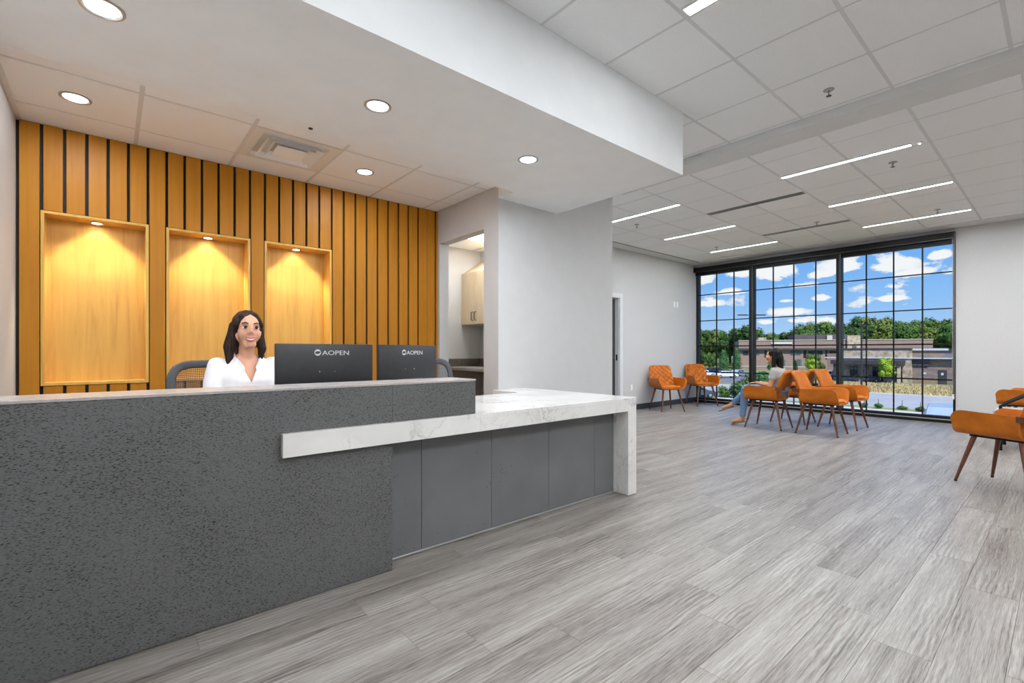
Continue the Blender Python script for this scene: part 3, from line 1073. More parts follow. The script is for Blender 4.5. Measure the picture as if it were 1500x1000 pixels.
# monitors -----------------------------------------------------------
def monitor(x, y, rz, label):
    t = empty('monitor', (x, y, .742), rz, label, 'monitor', 'computer monitors on the reception desk')
    w, z0, z1 = .268, .112, .418
    MB().rbox(-w, w, -.012, .010, z0, z1, .004, 2).build('case', 'plastic_black', t, True)
    MB().box(-w + .008, w - .008, .010, .0115, z0 + .01, z1 - .008).build('screen', 'black', t)
    MB().rbox(-.12, .12, -.03, -.010, z0 + .005, z0 + .09, .008, 2).build('rear_bulge', 'plastic_black', t, True)
    MB().rbox(-.028, .028, -.040, -.018, .006, z0 + .07, .004).build('stand_neck', 'plastic_black', t)
    MB().rbox(-.11, .11, -.10, .07, 0, .010, .004).build('stand_base', 'plastic_black', t)
    lg = text_mesh('AOPEN', .042, .0006, 'logo_silver', 'logo_text')
    o = link('logo_text', lg, t)
    o.location = (-.028, -.0125, z1 - .062)
    o.rotation_euler = (PI / 2, 0, 0)
    o.scale = (1.12, .86, 1)
    mb = MB()
    for a0, a1, rr in ((25, 200, 1), (205, 380, -1)):
        ring_o, ring_i = [], []
        n = 14
        vs, fs = [], []
        for i in range(n + 1):
            a = math.radians(a0 + (a1 - a0) * i / n)
            k = i / n if rr > 0 else i / n
            th = .0035 + .006 * math.sin(PI * min(1, k * 1.1 + .05))
            for yy in (-.0131, -.0119):
                vs.append((-.052 + .0175 * math.cos(a), yy, z1 - .048 + .0175 * math.sin(a)))
                vs.append((-.052 + (.0175 - th) * math.cos(a), yy, z1 - .048 + (.0175 - th) * math.sin(a)))
        for i in range(n):
            b = i * 4
            fs += [(b, b + 1, b + 5, b + 4), (b + 2, b + 6, b + 7, b + 3), (b, b + 4, b + 6, b + 2), (b + 1, b + 3, b + 7, b + 5)]
        mb.add(vs, fs)
    mb.build('logo_emblem', 'logo_silver', t)
    for s in (-.042, .042):
        MB().lathe([(.001, -.0118), (.0045, -.0118), (.004, -.0145), (.001, -.015)], 12, (s, 0, z1 - .155), 'y').build('screw', 'chrome', t, True)
    return t


monitor(.930, 2.700, 0, 'black computer monitor seen from behind, beside the receptionist')
monitor(1.487, 2.790, math.radians(19), 'dark grey monitor turned away, right-hand one of two on the desk')


# office chairs ------------------------------------------------------
def office_chair(x, y, rz, label):
    t = empty('office_chair', (x, y, 0), rz, label, 'office chair', 'mesh-backed office chairs behind the desk')
    # front is -Y
    for k in range(5):
        a = 2 * PI * k / 5 + .3
        l = MB().tube([(0.03 * math.cos(a), .03 * math.sin(a), .10), (.29 * math.cos(a), .29 * math.sin(a), .075)], [.022, .014]).build('base_spoke', 'plastic_black', t, True)
        MB().lathe([(.004, -.014), (.027, -.012), (.027, .012), (.004, .014)], 14, (.29 * math.cos(a), .29 * math.sin(a), .029), 'x').build('caster', 'plastic_black', l, True)
    MB().tube([(0, 0, .09), (0, 0, .40)], .026, 12).build('gas_column', 'dark_metal', t, True)
    MB().rbox(-.24, .24, -.26, .22, .40, .465, .03, 4).build('seat', 'mesh_grey', t, True)
    # back frame
    def bk(u, v):   # u -1..1, v 0..1
        return Vector((u * .235, .20 + .05 * v - .03 * u * u * 1.0 + .04, .52 + v * .515))
    pts = []
    for i in range(48):
        a = 2 * PI * i / 48
        c, s = math.cos(a), math.sin(a)
        e = .42
        u = math.copysign(abs(c) ** e, c)
        v = .5 + .5 * math.copysign(abs(s) ** e, s)
        pts.append(bk(u, v))
    mb = MB()
    n = len(pts)
    rings = []
    for i in range(n):
        tdir = (pts[(i + 1) % n] - pts[i - 1]).normalized()
        nrm = Vector((0, 1, .1)).normalized()
        side = tdir.cross(nrm).normalized()
        rings.append([pts[i] + side * (.026 * math.cos(2 * PI * k / 8)) + nrm * (.014 * math.sin(2 * PI * k / 8)) for k in range(8)])
    rings.append(rings[0])
    mb.loft(rings, cap=False)
    mb.build('back_frame', 'mesh_grey', t, True)
    we = MB()
    for i in range(1, 40):
        u = -1 + 2 * i / 40
        we.tube([bk(u * .95, .03 + .94 * j / 6) for j in range(7)], .0016, 4)
    for j in range(1, 44):
        v = j / 44
        we.tube([bk(-.94 + 1.88 * i / 6, v) for i in range(7)], .0019, 4)
    tag(we.build('mesh_weave', 'mesh_grey', t), kind='stuff')
    MB().tube([(0, .24, .55), (0, .27, .45), (0, .15, .39), (0, .0, .385)], .02).build('back_support', 'plastic_black', t, True)
    MB().rbox(-.02, .02, .265, .285, .50, .93, .006).build('spine', 'plastic_black', t)
    for s in (-1, 1):
        a = MB().tube([(s * .22, .05, .42), (s * .29, .05, .45), (s * .29, .05, .64)], .015).build('arm_post', 'plastic_black', t, True)
        MB().rbox(s * .29 - .035, s * .29 + .035, -.12, .13, .64, .668, .012, 3).build('arm_pad', 'plastic_black', a, True)
    return t


office_chair(.555, 3.44, .12, 'grey mesh office chair behind the seated receptionist')
office_chair(2.09, 3.42, -.15, 'grey mesh office chair at the end of the two monitors')


# orange chairs ------------------------------------------------------
def orange_chair_meshes(quilt):
    M = {}
    # U-shaped shell: seat pan and both arms
    def prof(s, top):       # s -1..1 -> x, z ; outer line of the U
        zb, w, r = .415, .275, .085
        a = abs(s)
        if a < .42:
            return (math.copysign(a / .42 * (w - r - .02), s), zb)
        if a < .68:
            q = (a - .42) / .26 * PI / 2
            return (math.copysign(w - r - .02 + r * math.sin(q), s), zb + r * (1 - math.cos(q)))
        q = (a - .68) / .32
        return (math.copysign(w - .02 + .02 * q, s), zb + r + q * (top - zb - r))
    ns, nt = 44, 22
    y0, y1 = -.275, .175
    outer, inner = [], []
    for i in range(nt + 1):
        t = (i / nt) ** 2.2 if i < nt else 1
        y = y0 + (y1 - y0) * t
        d = y - y0
        R = .085
        top = .612 + .012 * (1 - t)
        if d < R:
            top = top - R * .95 + math.sqrt(max(0, R * R - (R - d) ** 2)) * .95
        ro, ri = [], []
        for j in range(ns + 1):
            s = -1 + 2 * j / ns
            x, z = prof(s, top)
            yy = y - .02 * (1 - min(1, abs(s) / .6)) * (1 - t)
            ro.append(Vector((x, yy, z)))
            th = .022
            xi = x - math.copysign(th, s) * min(1, max(0, (abs(s) - .42) / .26)) if s else x
            zi = z + th * (1 - min(1, max(0, (abs(s) - .42) / .26)))
            zi = min(zi, top - .002)
            ri.append(Vector((xi, yy, zi)))
        outer.append(ro)
        inner.append(ri)
    mb = MB()
    rings = [outer[i] + inner[i][::-1] for i in range(nt + 1)]
    mb.loft(rings)
    M['seat_shell'] = mb.mesh('seat_shell', 'leather', True, 50)
    # cushion
    mb = MB()
    rings = []
    for (sc, z) in ((.90, .436), (1.0, .446), (1.0, .462), (.95, .472), (.75, .478), (.2, .480)):
        ring = []
        for k in range(36):
            a = 2 * PI * k / 36
            c, s = math.cos(a), math.sin(a)
            ring.append((sc * .205 * math.copysign(abs(c) ** .5, c), -.045 + sc * .225 * math.copysign(abs(s) ** .5, s), z))
        rings.append(ring)
    mb.loft(rings)
    M['seat_cushion'] = mb.mesh('seat_cushion', 'leather', True, 60)
    # back
    nx, nz = 64, 60
    def back(u, v, off):
        w = .248 - .025 * v
        cr = .16
        if v > 1 - cr:
            q = (v - (1 - cr)) / cr
            w -= .055 * (1 - math.sqrt(max(0, 1 - q * q)))
        if v < .18:
            w -= .02 * (1 - v / .18)
        x = u * w
        z = .43 + v * .420 - .008 * (u * u) * max(0, v - .6)
        y = .150 + .135 * v + .02 * v * v - .045 * u * u * (1 - .35 * v)
        nrm = Vector((u * .28, -1, .32)).normalized()
        p = Vector((x, y, z))
        return p - nrm * off
    front, rear = [], []
    for i in range(nz + 1):
        v = i / nz
        rf, rr = [], []
        for j in range(nx + 1):
            u = -1 + 2 * j / nx
            edge = min(1, (1 - abs(u)) / .08) * min(1, (1 - v) / .06)
            edge = max(0, edge)
            puff = 0
            if quilt:
                a, b = u * 4.6, v * 8.6
                q = abs(math.sin(PI * (a + b) / 2)) * abs(math.sin(PI * (a - b) / 2))
                puff = .024 * math.sqrt(q)
            else:
                q = abs(math.sin(PI * (u * 4.5)))
                puff = .015 * math.sqrt(q)
            rf.append(back(u, v, -(.004 + puff * edge) - .008 * math.sqrt(edge)))
            rr.append(back(u, v, .022 * math.sqrt(edge) + .004))
        front.append(rf)
        rear.append(rr)
    mb = MB()
    mb.loft([front[i] + rear[i][::-1] for i in range(nz + 1)])
    M['backrest'] = mb.mesh('backrest', 'leather', True, 70)
    for s in (-1, 1):
        mb = MB()
        pts = [(s * .268, .165, .590), (s * .262, .20, .589), (s * .240, .245, .590), (s * .212, .268, .592)]
        rings = []
        for i, p in enumerate(pts):
            p = Vector(p)
            dn = (Vector(pts[min(i + 1, 3)]) - Vector(pts[max(i - 1, 0)])).normalized()
            side = dn.cross(Vector((0, 0, 1)))
            rings.append([p + side * a + Vector((0, 0, b)) for a, b in ((-.008, -.024), (.008, -.024), (.008, .024), (-.008, .024))])
        M['arm_strap%d' % s] = mb.loft(rings).mesh('arm_strap', 'walnut')
    # under frame
    M['under_frame'] = MB().rbox(-.17, .17, -.20, .16, .398, .414, .003).mesh('under_frame', 'black_metal')
    for sx in (-1, 1):
        for sy in (-1, 1):
            a = Vector((sx * .15, -.02 + sy * .155, .40))
            b = Vector((sx * .225, -.02 + sy * .245, .012))
            M['leg%d%d' % (sx, sy)] = MB().tube([a, a.lerp(b, .5), b], [.019, .0155, .0105], 12).mesh('leg', 'walnut', True)
            M['tip%d%d' % (sx, sy)] = MB().tube([b + Vector((0, 0, .004)), b - Vector((0, 0, .012))], [.0112, .0105], 10).mesh('foot_cap', 'black')
    return M


def make_orange_chair(M, x, y, rz, label):
    t = empty('orange_armchair', (x, y, 0), rz, label, 'chair', 'orange leather armchairs in the waiting room')
    for k in ('seat_shell', 'seat_cushion', 'backrest', 'under_frame'):
        link(k, M[k], t)
    for s in (-1, 1):
        link('arm_strap', M['arm_strap%d' % s], t)
        for q in (-1, 1):
            l = link('leg', M['leg%d%d' % (s, q)], t)
            link('foot_cap', M['tip%d%d' % (s, q)], l)
    return t


quilted = orange_chair_meshes(True)
ribbed = orange_chair_meshes(False)
# front of a chair is its -Y
ca = make_orange_chair(quilted, 8.09, 4.965, math.radians(-30), 'quilted orange armchair against the white wall, nearer the marble counter')
cb = make_orange_chair(quilted, 9.43, 4.975, math.radians(-33), 'quilted orange armchair in the corner beside the big window')
chair_spots = [
    (7.407, 2.838, PI + .025, 'orange armchair under the seated woman, back to back with another'),
    (7.39, 2.192, math.radians(1), 'orange ribbed-back armchair in front of the cluster, back to the woman'),
    (8.28, 2.815, PI, 'orange armchair mostly hidden behind the middle of the cluster, back turned'),
    (8.244, 2.17, math.radians(-3), 'orange ribbed-back armchair of the cluster closest to the window'),
    (5.659, .29, math.radians(154.5), 'orange armchair cut by the right edge, nearest the camera'),
    (9.17, .30, math.radians(180 - 10), 'orange armchair by the wall right of the window, behind the black armchair'),
]
first = make_orange_chair(ribbed, *chair_spots[0])
for (x, y, rz, l) in chair_spots[1:]:
    c = copy_tree(first)
    c.location = (x, y, 0)
    c.rotation_euler = (0, 0, rz)
    c['label'] = l


def black_chair():
    t = empty('metal_armchair', (7.93, .22, 0), PI, 'black metal armchair with a grey seat between two orange armchairs', 'chair')
    # front is -Y (towards +Y in the room)
    for s in (-1, 1):
        x = s * .25
        mb = MB()
        mb.tube([(x, -.27, 0.0), (x, -.27, .50), (x, -.08, .63), (x, .28, .635)], .016, 10)
        mb.tube([(x, .26, 0.0), (x, .26, .40), (x, .32, .88)], .016, 10)
        mb.build('side_frame', 'black_metal', t, True)
        MB().tube([(x, -.27, .38), (x, .26, .38)], .012, 8).build('side_rail', 'black_metal', t, True)
    MB().rbox(-.26, .26, -.33, .26, .40, .455, .025, 4).build('seat', 'seat_grey', t, True)
    MB().rbox(-.23, .23, .27, .31, .52, .84, .018, 4).build('backrest', 'seat_grey', t, True)


black_chair()


# wall fittings and side room -----------------------------------------
for x, l in ((9.072, 'white light switch plate on the far wall, farther from the window'), (9.19, 'white light switch plate on the far wall, nearer the window')):
    t = empty('light_switch', (x, Y_FAR, 2.11), 0, l, 'light switch', 'wall switches beside the window')
    MB().rbox(-.045, .045, -.007, 0, -.065, .065, .003).build('plate', 'plastic_white', t)
    MB().rbox(-.018, .018, -.011, -.006, -.034, .034, .002).build('rocker', 'tile_white', t)
t = empty('wall_outlet', (7.565, Y_FAR, .433), 0, 'white power outlet low on the far wall beside the door frame', 'outlet')
MB().rbox(-.037, .037, -.006, 0, -.058, .058, .003).build('plate', 'plastic_white', t)
for s in (-1, 1):
    MB().rbox(-.017, .017, -.009, -.005, s * .022 - .014, s * .022 + .014, .002).build('socket', 'tile_white', t)


def side_room():
    t = empty('wall_cabinet', (3.67, 4.9, 1.479), 0, 'pale maple wall cabinet with sloping top seen through the doorway', 'cabinet')
    y0, y1 = 4.16 - 4.9, 5.378 - 4.9
    mb = MB()
    mb.loft([[(.02, y, 0), (.33, y, 0), (.33, y, .90), (.02, y, .70)] for y in (y0, y1)])
    mb.build('carcass', 'cabinet_maple', t)
    ys = [y1 - .002, 5.075 - 4.9, 4.77 - 4.9, 4.465 - 4.9, y0 + .002]
    for i in range(4):
        d = MB().rbox(0, .02, ys[i + 1] + .0015, ys[i] - .0015, .0, .695, .0015, 1).build('door', 'cabinet_maple', t)
        yh = ys[i + 1] + .035 if i % 2 == 0 else ys[i] - .035
        MB().tube([(.0, yh, .05), (-.028, yh, .055), (-.028, yh, .155), (.0, yh, .16)], .0055, 8).build('handle', 'black_metal', d, True)
    c = empty('side_counter', (3.7, 4.9, 0), 0, 'grey-brown laminate counter with backsplash below the maple cabinet', 'counter')
    MB().rbox(-.30, .29, -1.0, .478, .875, .915, .004).build('worktop', 'laminate_top', c)
    MB().rbox(-.30, .29, .458, .478, .915, 1.02, .002).build('backsplash', 'laminate_brown', c)
    MB().rbox(.272, .292, -1.0, .458, .915, 1.02, .002).build('backsplash', 'laminate_brown', c)
    MB().rbox(-.22, .29, -1.0, .478, .855, .875, .002).build('support_rail', 'slat_maple', c)
    MB().box(-.05, .29, -.98, -.96, 0.0, .855).build('end_panel', 'cabinet_maple', c)
    l = empty('panel_light', (3.55, 4.55, 2.526), 0, 'square glowing ceiling panel in the room behind the doorway', 'ceiling light')
    MB().rbox(-.30, .30, -.30, .30, -.008, -.001, .002, 1).build('frame', 'plastic_white', l)
    MB().box(-.28, .28, -.28, .28, -.0105, -.0078).build('lens', 'lens_side', l)


side_room()


# ------------------------------------------------------------------ people
def hand(mb, wrist, d, up, side, curl=.35, sc=1.0):
    """palm, four fingers and a thumb; d points along the hand, up is the back of the hand, side -1/1 puts the thumb"""
    d = Vector(d).normalized()
    up = Vector(up)
    up = (up - d * up.dot(d)).normalized()
    s = d.cross(up) * side
    w = Vector(wrist)
    for k, o in enumerate((-.024, -.008, .008, .024)):
        mb.capsule(w + s * (o * .6 * sc), w + d * (.078 * sc) + s * (o * sc), .013 * sc, .011 * sc, 8)
        ln = (.060, .074, .070, .062)[k] * sc
        p = w + d * (.084 * sc) + s * (o * 1.1 * sc)
        a = curl * .6
        for j in range(3):
            q = p + (d * math.cos(a) - up * math.sin(a)) * (ln * (.45, .32, .23)[j])
            mb.capsule(p, q, (.0092 - .0007 * j) * sc, (.0086 - .0008 * j) * sc, 8)
            p = q
            a += curl
    t0 = w + d * (.022 * sc) + s * (.024 * sc)
    t1 = w + d * (.055 * sc) + s * (.046 * sc) - up * (.008 * sc)
    t2 = w + d * (.088 * sc) + s * (.050 * sc) - up * (.016 * sc)
    mb.capsule(t0, t1, .013 * sc, .0105 * sc, 8)
    mb.capsule(t1, t2, .0105 * sc, .0085 * sc, 8)


def ring(c, rx, ry, n=22):
    return [(c[0] + rx * math.cos(2 * PI * k / n), c[1] + ry * math.sin(2 * PI * k / n), c[2]) for k in range(n)]


def spine(mb, sections, grow=0.0):
    mb.loft([ring(c, rx + grow, ry + grow) for (c, rx, ry) in sections])


def make_person(P):
    V = Vector
    hc = V(P['head'])
    hm = Matrix.Translation(hc) @ Matrix.Rotation(P.get('turn', 0), 4, 'Z') @ Matrix.Rotation(P.get('nod', 0), 4, 'X') @ Matrix.Rotation(P.get('tilt', 0), 4, 'Y')
    H = lambda x, y, z: hm @ V((x, y, z))
    # --- body: one continuous skin
    mb = MB()
    spine(mb, P['torso'])
    neck = V(P['neck'])
    mb.capsule(neck - V((0, 0, .03)), H(0, .012, -.05), .046, .042, 14)
    for s in (0, 1):
        mb.capsule(P['shoulder'][s], P['elbow'][s], .044, .035)
        mb.capsule(P['elbow'][s], P['wrist'][s], .035, .024)
        hand(mb, P['wrist'][s], P['hand'][s], P['hand_up'][s], (1, -1)[s] if P.get('thumbs_in', True) else (-1, 1)[s], P.get('curl', .35), .95)
        mb.capsule(P['hip'][s], P['knee'][s], .078, .052)
        mb.capsule(P['knee'][s], P['ankle'][s], .050, .034)
        mb.capsule(P['ankle'][s], P['toe'][s], .034, .024, 12)
    start = len(mb.v)
    mb.ball((0, .014, .034), .073, .091, .083, 20, 14)
    mb.ball((0, -.022, -.018), .057, .064, .076, 20, 14)
    mb.capsule((-.013, -.056, -.080), (.013, -.056, -.080), .025, .025)
    for s in (-1, 1):
        mb.ball((s * .036, -.052, -.018), .028, .028, .030, 12, 8)
        mb.ball((s * .073, .014, -.002), .010, .019, .029, 10, 8)
        mb.ball((s * .028, -.068, .040), .026, .011, .009, 10, 6)
        mb.capsule((s * .018, -.01, -.06), (s * .048, .008, -.03), .028, .026)
    mb.ball((0, -.056, -.050), .036, .030, .027, 14, 10)
    mb.capsule((0, -.080, .024), (0, -.095, -.010), .0085, .0115, 10)
    for s in (-1, 1):
        mb.ball((s * .011, -.087, -.015), .0085, .010, .008, 8, 6)
    mb.v[start:] = [tuple(hm @ V(p)) for p in mb.v[start:]]
    me = solid_remesh(mb, .0060, 5, P['skin'], 'person')
    root = link('person', me, None, P['loc'], P['rz'])
    tag(root, P['label'], 'person')
    # --- face
    for s in (-1, 1):
        e = MB()
        e.ball(H(s * .030, -.073, .016), .0145, .0125, .0098, 14, 10)
        eo = e.build('eye', 'eye_white', root, True)
        i = MB()
        i.ball(H(s * .030, -.0836, .016), .0082, .0045, .0082, 12, 8)
        i.build('iris', 'eye_dark', eo, True)
        b = MB()
        b.tube([H(s * .014, -.087, .040), H(s * .030, -.085, .046), H(s * .047, -.074, .041)], [.0032, .0036, .002], 8)
        b.build('eyebrow', P['hair_mat'], root, True)
        lsh = MB()
        lsh.tube([H(s * .018, -.083, .019), H(s * .030, -.0865, .0265), H(s * .043, -.078, .021)], [.0018, .0022, .0014], 6)
        lsh.build('eyelash', 'eye_dark', root, True)
    m = MB()
    sm = P.get('smile', .004)
    up = [H(x, -.0875 + 14 * x * x, -.047 + sm * 14 * abs(x) ** 1.5 * 10) for x in (-.028, -.019, -.009, 0, .009, .019, .028)]
    lo = [H(x, -.0865 + 14 * x * x, -.0625 + sm * 19 * abs(x) ** 1.4 * 10) for x in (-.028, -.019, -.009, 0, .009, .019, .028)]
    m.tube(up, [.002, .0036, .0046, .004, .0046, .0036, .002], 8)
    m.tube(lo, [.002, .0042, .0052, .0055, .0052, .0042, .002], 8)
    mo = m.build('lips', 'lips', root, True)
    if P.get('teeth'):
        tm = MB()
        tm.tube([(a + b) / 2 - (hm.to_3x3() @ V((0, -.0015, 0))) for a, b in zip(up[1:-1], lo[1:-1])], [.003, .0055, .006, .0055, .003], 8)
        tm.build('teeth', 'teeth', mo, True)
    # --- hair
    hb = MB()
    hb.ball((0, .026, .040), .084, .092, .090, 22, 14)
    hb.ball((0, .050, -.03), .078, .062, .095, 18, 12)
    for (p0, p1, r0, r1, fl) in P['locks']:
        hb.capsule(p0, p1, r0, r1, 12, fl)
    hb.v = [tuple(hm @ V(p)) for p in hb.v]
    hme = solid_remesh(hb, .007, 4, P['hair_mat'], 'hair')
    for v in hme.vertices:
        n = mnoise.noise(V((v.co.x * 70, v.co.y * 70, v.co.z * 7)))
        v.co += v.normal * (n * .0035)
    link('hair', hme, root)
    # --- clothes
    tb = MB()
    spine(tb, P['torso_top'], .010)
    for s in (0, 1):
        sh, el, wr = V(P['shoulder'][s]), V(P['elbow'][s]), V(P['wrist'][s])
        if P['long_sleeve']:
            tb.capsule(sh, el, .052, .046)
            tb.capsule(el, el.lerp(wr, .86), .048, .038)
        else:
            tb.capsule(sh, sh.lerp(el, .42), .057, .054)
    tme = solid_remesh(tb, .010, 3, P['top_mat'], P['top_name'])
    bm = bmesh.new()
    bm.from_mesh(tme)
    zc, k = P['v_neck']
    for sgn in (-1, 1):
        bmesh.ops.bisect_plane(bm, geom=bm.verts[:] + bm.edges[:] + bm.faces[:], plane_co=(neck.x, 0, zc), plane_no=Vector((sgn, 0, -k)).normalized())
    kill = []
    for f in bm.faces:
        c = f.calc_center_median()
        rel = c - neck
        if c.z > zc and rel.y < .01 and abs(c.x - neck.x) < (c.z - zc) * k:
            kill.append(f)
        elif math.hypot(rel.x, rel.y) < .064 and c.z > neck.z - .03:
            kill.append(f)
        elif not P['long_sleeve']:
            pass
    bmesh.ops.delete(bm, geom=kill, context='FACES')
    bm.to_mesh(tme)
    bm.free()
    for v in tme.vertices:
        n = mnoise.noise(v.co * 16) * .5 + mnoise.noise(V((v.co.x * 8, v.co.y * 8, v.co.z * 26)))
        v.co += v.normal * (.0045 * n)
    top = link(P['top_name'], tme, root)
    so = top.modifiers.new('cloth', 'SOLIDIFY')
    so.thickness = .004
    so.offset = 1
    if P.get('collar'):
        cb_ = MB()
        n0 = neck
        for s in (-1, 1):
            pts = [(s * .000, .062, .022), (s * .045, .045, .020), (s * .064, .0, .008), (s * .052, -.058, -.020), (s * .028, -.086, -.062)]
            wid = [.034, .036, .040, .046, .020]
            rr = []
            for p, w in zip(pts, wid):
                p = n0 + V(p)
                out = V((p.x - n0.x, p.y - n0.y, 0)).normalized()
                rr.append([p, p + out * .006, p + out * (.016) - V((0, 0, w)), p + out * .010 - V((0, 0, w))])
            cb_.loft(rr)
        cb_.build('collar', P['top_mat'], top, True)
    jb = MB()
    spine(jb, P['torso_low'], .010)
    for s in (0, 1):
        jb.capsule(P['hip'][s], P['knee'][s], .088, .062)
        kn, an = V(P['knee'][s]), V(P['ankle'][s])
        jb.capsule(kn, kn.lerp(an, .84), .061, .045)
    jme = solid_remesh(jb, .011, 3, P['leg_mat'], P['leg_name'])
    for v in jme.vertices:
        v.co += v.normal * (.004 * mnoise.noise(v.co * 18))
    link(P['leg_name'], jme, root)
    for s in (0, 1):
        an, to = V(P['ankle'][s]), V(P['toe'][s])
        d = (to - an)
        d = d.normalized()
        sid = V((1, 0, 0))
        upv = sid.cross(d).normalized() * -1
        if upv.z < 0:
            upv = -upv
        sb = MB()
        heel = an - d * .03
        rr = []
        for t, w in ((0, .022), (.05, .032), (.12, .030), (.19, .040), (.235, .034), (.255, .015)):
            c = heel + d * t - upv * (.030 + .000 * t)
            rr.append([c + sid * w + upv * .0, c + sid * w - upv * .014, c - sid * w - upv * .014, c - sid * w])
        sb.loft(rr)
        sb.tube([heel + d * .17 + sid * .040 - upv * .032, heel + d * .165 + upv * .012, heel + d * .17 - sid * .040 - upv * .032], .009, 8)
        sb.tube([heel + d * .03 + sid * .036 - upv * .02, heel - d * .012 + upv * .01, heel + d * .03 - sid * .036 - upv * .02], .007, 8)
        sb.build(P['shoe_name'], P['shoe_mat'], root, True)
    return root


def people():
    # receptionist, seated behind the counter, facing it
    make_person(dict(
        label='seated woman with long brown hair and a white blouse behind the reception counter',
        loc=(.640, 3.27, 0), rz=.05, skin='skin', hair_mat='hair_brown',
        head=(.0, -.035, 1.242), turn=-.04, nod=-.02, tilt=0.03, neck=(0, -.005, 1.085), smile=.0085, teeth=True,
        torso=[((0, .02, .47), .150, .105), ((0, .01, .56), .155, .105), ((0, 0, .68), .120, .088), ((0, -.005, .82), .128, .092), ((0, 0, .95), .142, .095),
               ((0, .005, 1.03), .135, .075), ((0, .005, 1.075), .085, .055), ((0, 0, 1.10), .048, .046)],
        torso_top=[((0, .01, .54), .158, .108), ((0, 0, .68), .128, .094), ((0, -.005, .82), .132, .098), ((0, 0, .95), .146, .100),
                   ((0, .005, 1.03), .138, .078), ((0, .005, 1.075), .090, .058), ((0, 0, 1.095), .055, .052)],
        torso_low=[((0, .02, .45), .150, .105), ((0, .01, .56), .155, .108), ((0, 0, .62), .14, .098)],
        shoulder=[(-.150, .01, 1.030), (.150, .01, 1.030)], elbow=[(-.200, -.02, .80), (.200, -.03, .80)],
        wrist=[(-.12, -.25, .785), (.10, -.26, .785)], hand=[(.25, -1, -.08), (-.2, -1, -.08)], hand_up=[(0, 0, 1), (0, 0, 1)], thumbs_in=False,
        hip=[(-.085, 0, .53), (.085, 0, .53)], knee=[(-.10, -.40, .53), (.10, -.40, .53)],
        ankle=[(-.10, -.36, .085), (.10, -.36, .085)], toe=[(-.10, -.50, .04), (.10, -.50, .04)],
        locks=[((.070, .025, .03), (.084, .015, -.10), .022, .026, .9), ((.084, .01, -.10), (.074, .0, -.165), .026, .014, .8),
               ((-.070, .02, .03), (-.092, .01, -.10), .028, .034, .9), ((-.092, .01, -.10), (-.094, .0, -.205), .034, .018, .8),
               ((-.03, -.035, .095), (-.070, -.035, .035), .022, .018, .8), ((.03, -.035, .095), (.068, -.035, .035), .020, .016, .8),
               ((0, .075, -.04), (0, .075, -.19), .062, .045, .6)],
        top_name='blouse', top_mat='blouse_white', long_sleeve=True, v_neck=(.930, .42), collar=True,
        leg_name='trousers', leg_mat='trousers', shoe_name='shoe', shoe_mat='black'))
    # visitor on the orange chair, one leg kicked forward
    make_person(dict(
        label='woman with long black hair, grey top and blue jeans sitting on an orange armchair',
        loc=(7.41, 2.75, 0), rz=PI + .04, skin='skin_tan', hair_mat='hair_black',
        head=(.0, -.045, 1.045), turn=.0, nod=-.05, tilt=0, neck=(0, .005, .885), smile=.004,
        torso=[((0, .03, .49), .150, .11), ((0, .03, .56), .150, .105), ((0, .04, .66), .118, .088), ((0, .035, .76), .130, .092),
               ((0, .02, .83), .135, .075), ((0, .01, .875), .085, .055), ((0, .0, .90), .048, .046)],
        torso_top=[((0, .03, .545), .158, .112), ((0, .04, .66), .126, .095), ((0, .035, .76), .136, .098),
                   ((0, .02, .83), .138, .080), ((0, .01, .875), .090, .060), ((0, 0, .895), .055, .052)],
        torso_low=[((0, .03, .490), .148, .11), ((0, .03, .56), .152, .108), ((0, .035, .61), .14, .098)],
        shoulder=[(-.150, .02, .830), (.150, .02, .830)], elbow=[(-.185, -.02, .615), (.185, -.02, .625)],
        wrist=[(-.05, -.24, .650), (.06, -.25, .655)], hand=[(.35, -1, -.12), (-.2, -1, -.12)], hand_up=[(0, .1, 1), (0, .1, 1)], thumbs_in=False,
        hip=[(-.085, .02, .565), (.085, .02, .565)], knee=[(-.075, -.39, .575), (.085, -.40, .560)],
        ankle=[(-.085, -.68, .275), (.085, -.45, .085)], toe=[(-.085, -.81, .225), (.085, -.58, .045)],
        locks=[((.066, .03, .02), (.080, .04, -.12), .028, .032, .9), ((.080, .04, -.12), (.076, .05, -.25), .032, .018, .8),
               ((-.066, .03, .02), (-.080, .04, -.12), .028, .032, .9), ((-.080, .04, -.12), (-.076, .05, -.25), .032, .018, .8),
               ((0, .095, -.02), (0, .115, -.26), .075, .055, .55), ((-.02, -.04, .095), (-.066, -.03, .04), .020, .016, .8), ((.02, -.04, .095), (.066, -.03, .04), .020, .016, .8)],
        top_name='shirt', top_mat='shirt_grey', long_sleeve=False, v_neck=(.85, .5),
        leg_name='jeans', leg_mat='jeans', shoe_name='sandal', shoe_mat='sandal'))


people()

# ------------------------------------------------------------------ outdoors
ZG = -4.3


def ray_at(u, depth):
    d = pix_dir(u, HOR)
    return Vector((d[0] * depth, d[1] * depth, 0))


def height_at(v, depth):
    return CAM_H + (HOR - v) / FOC * depth


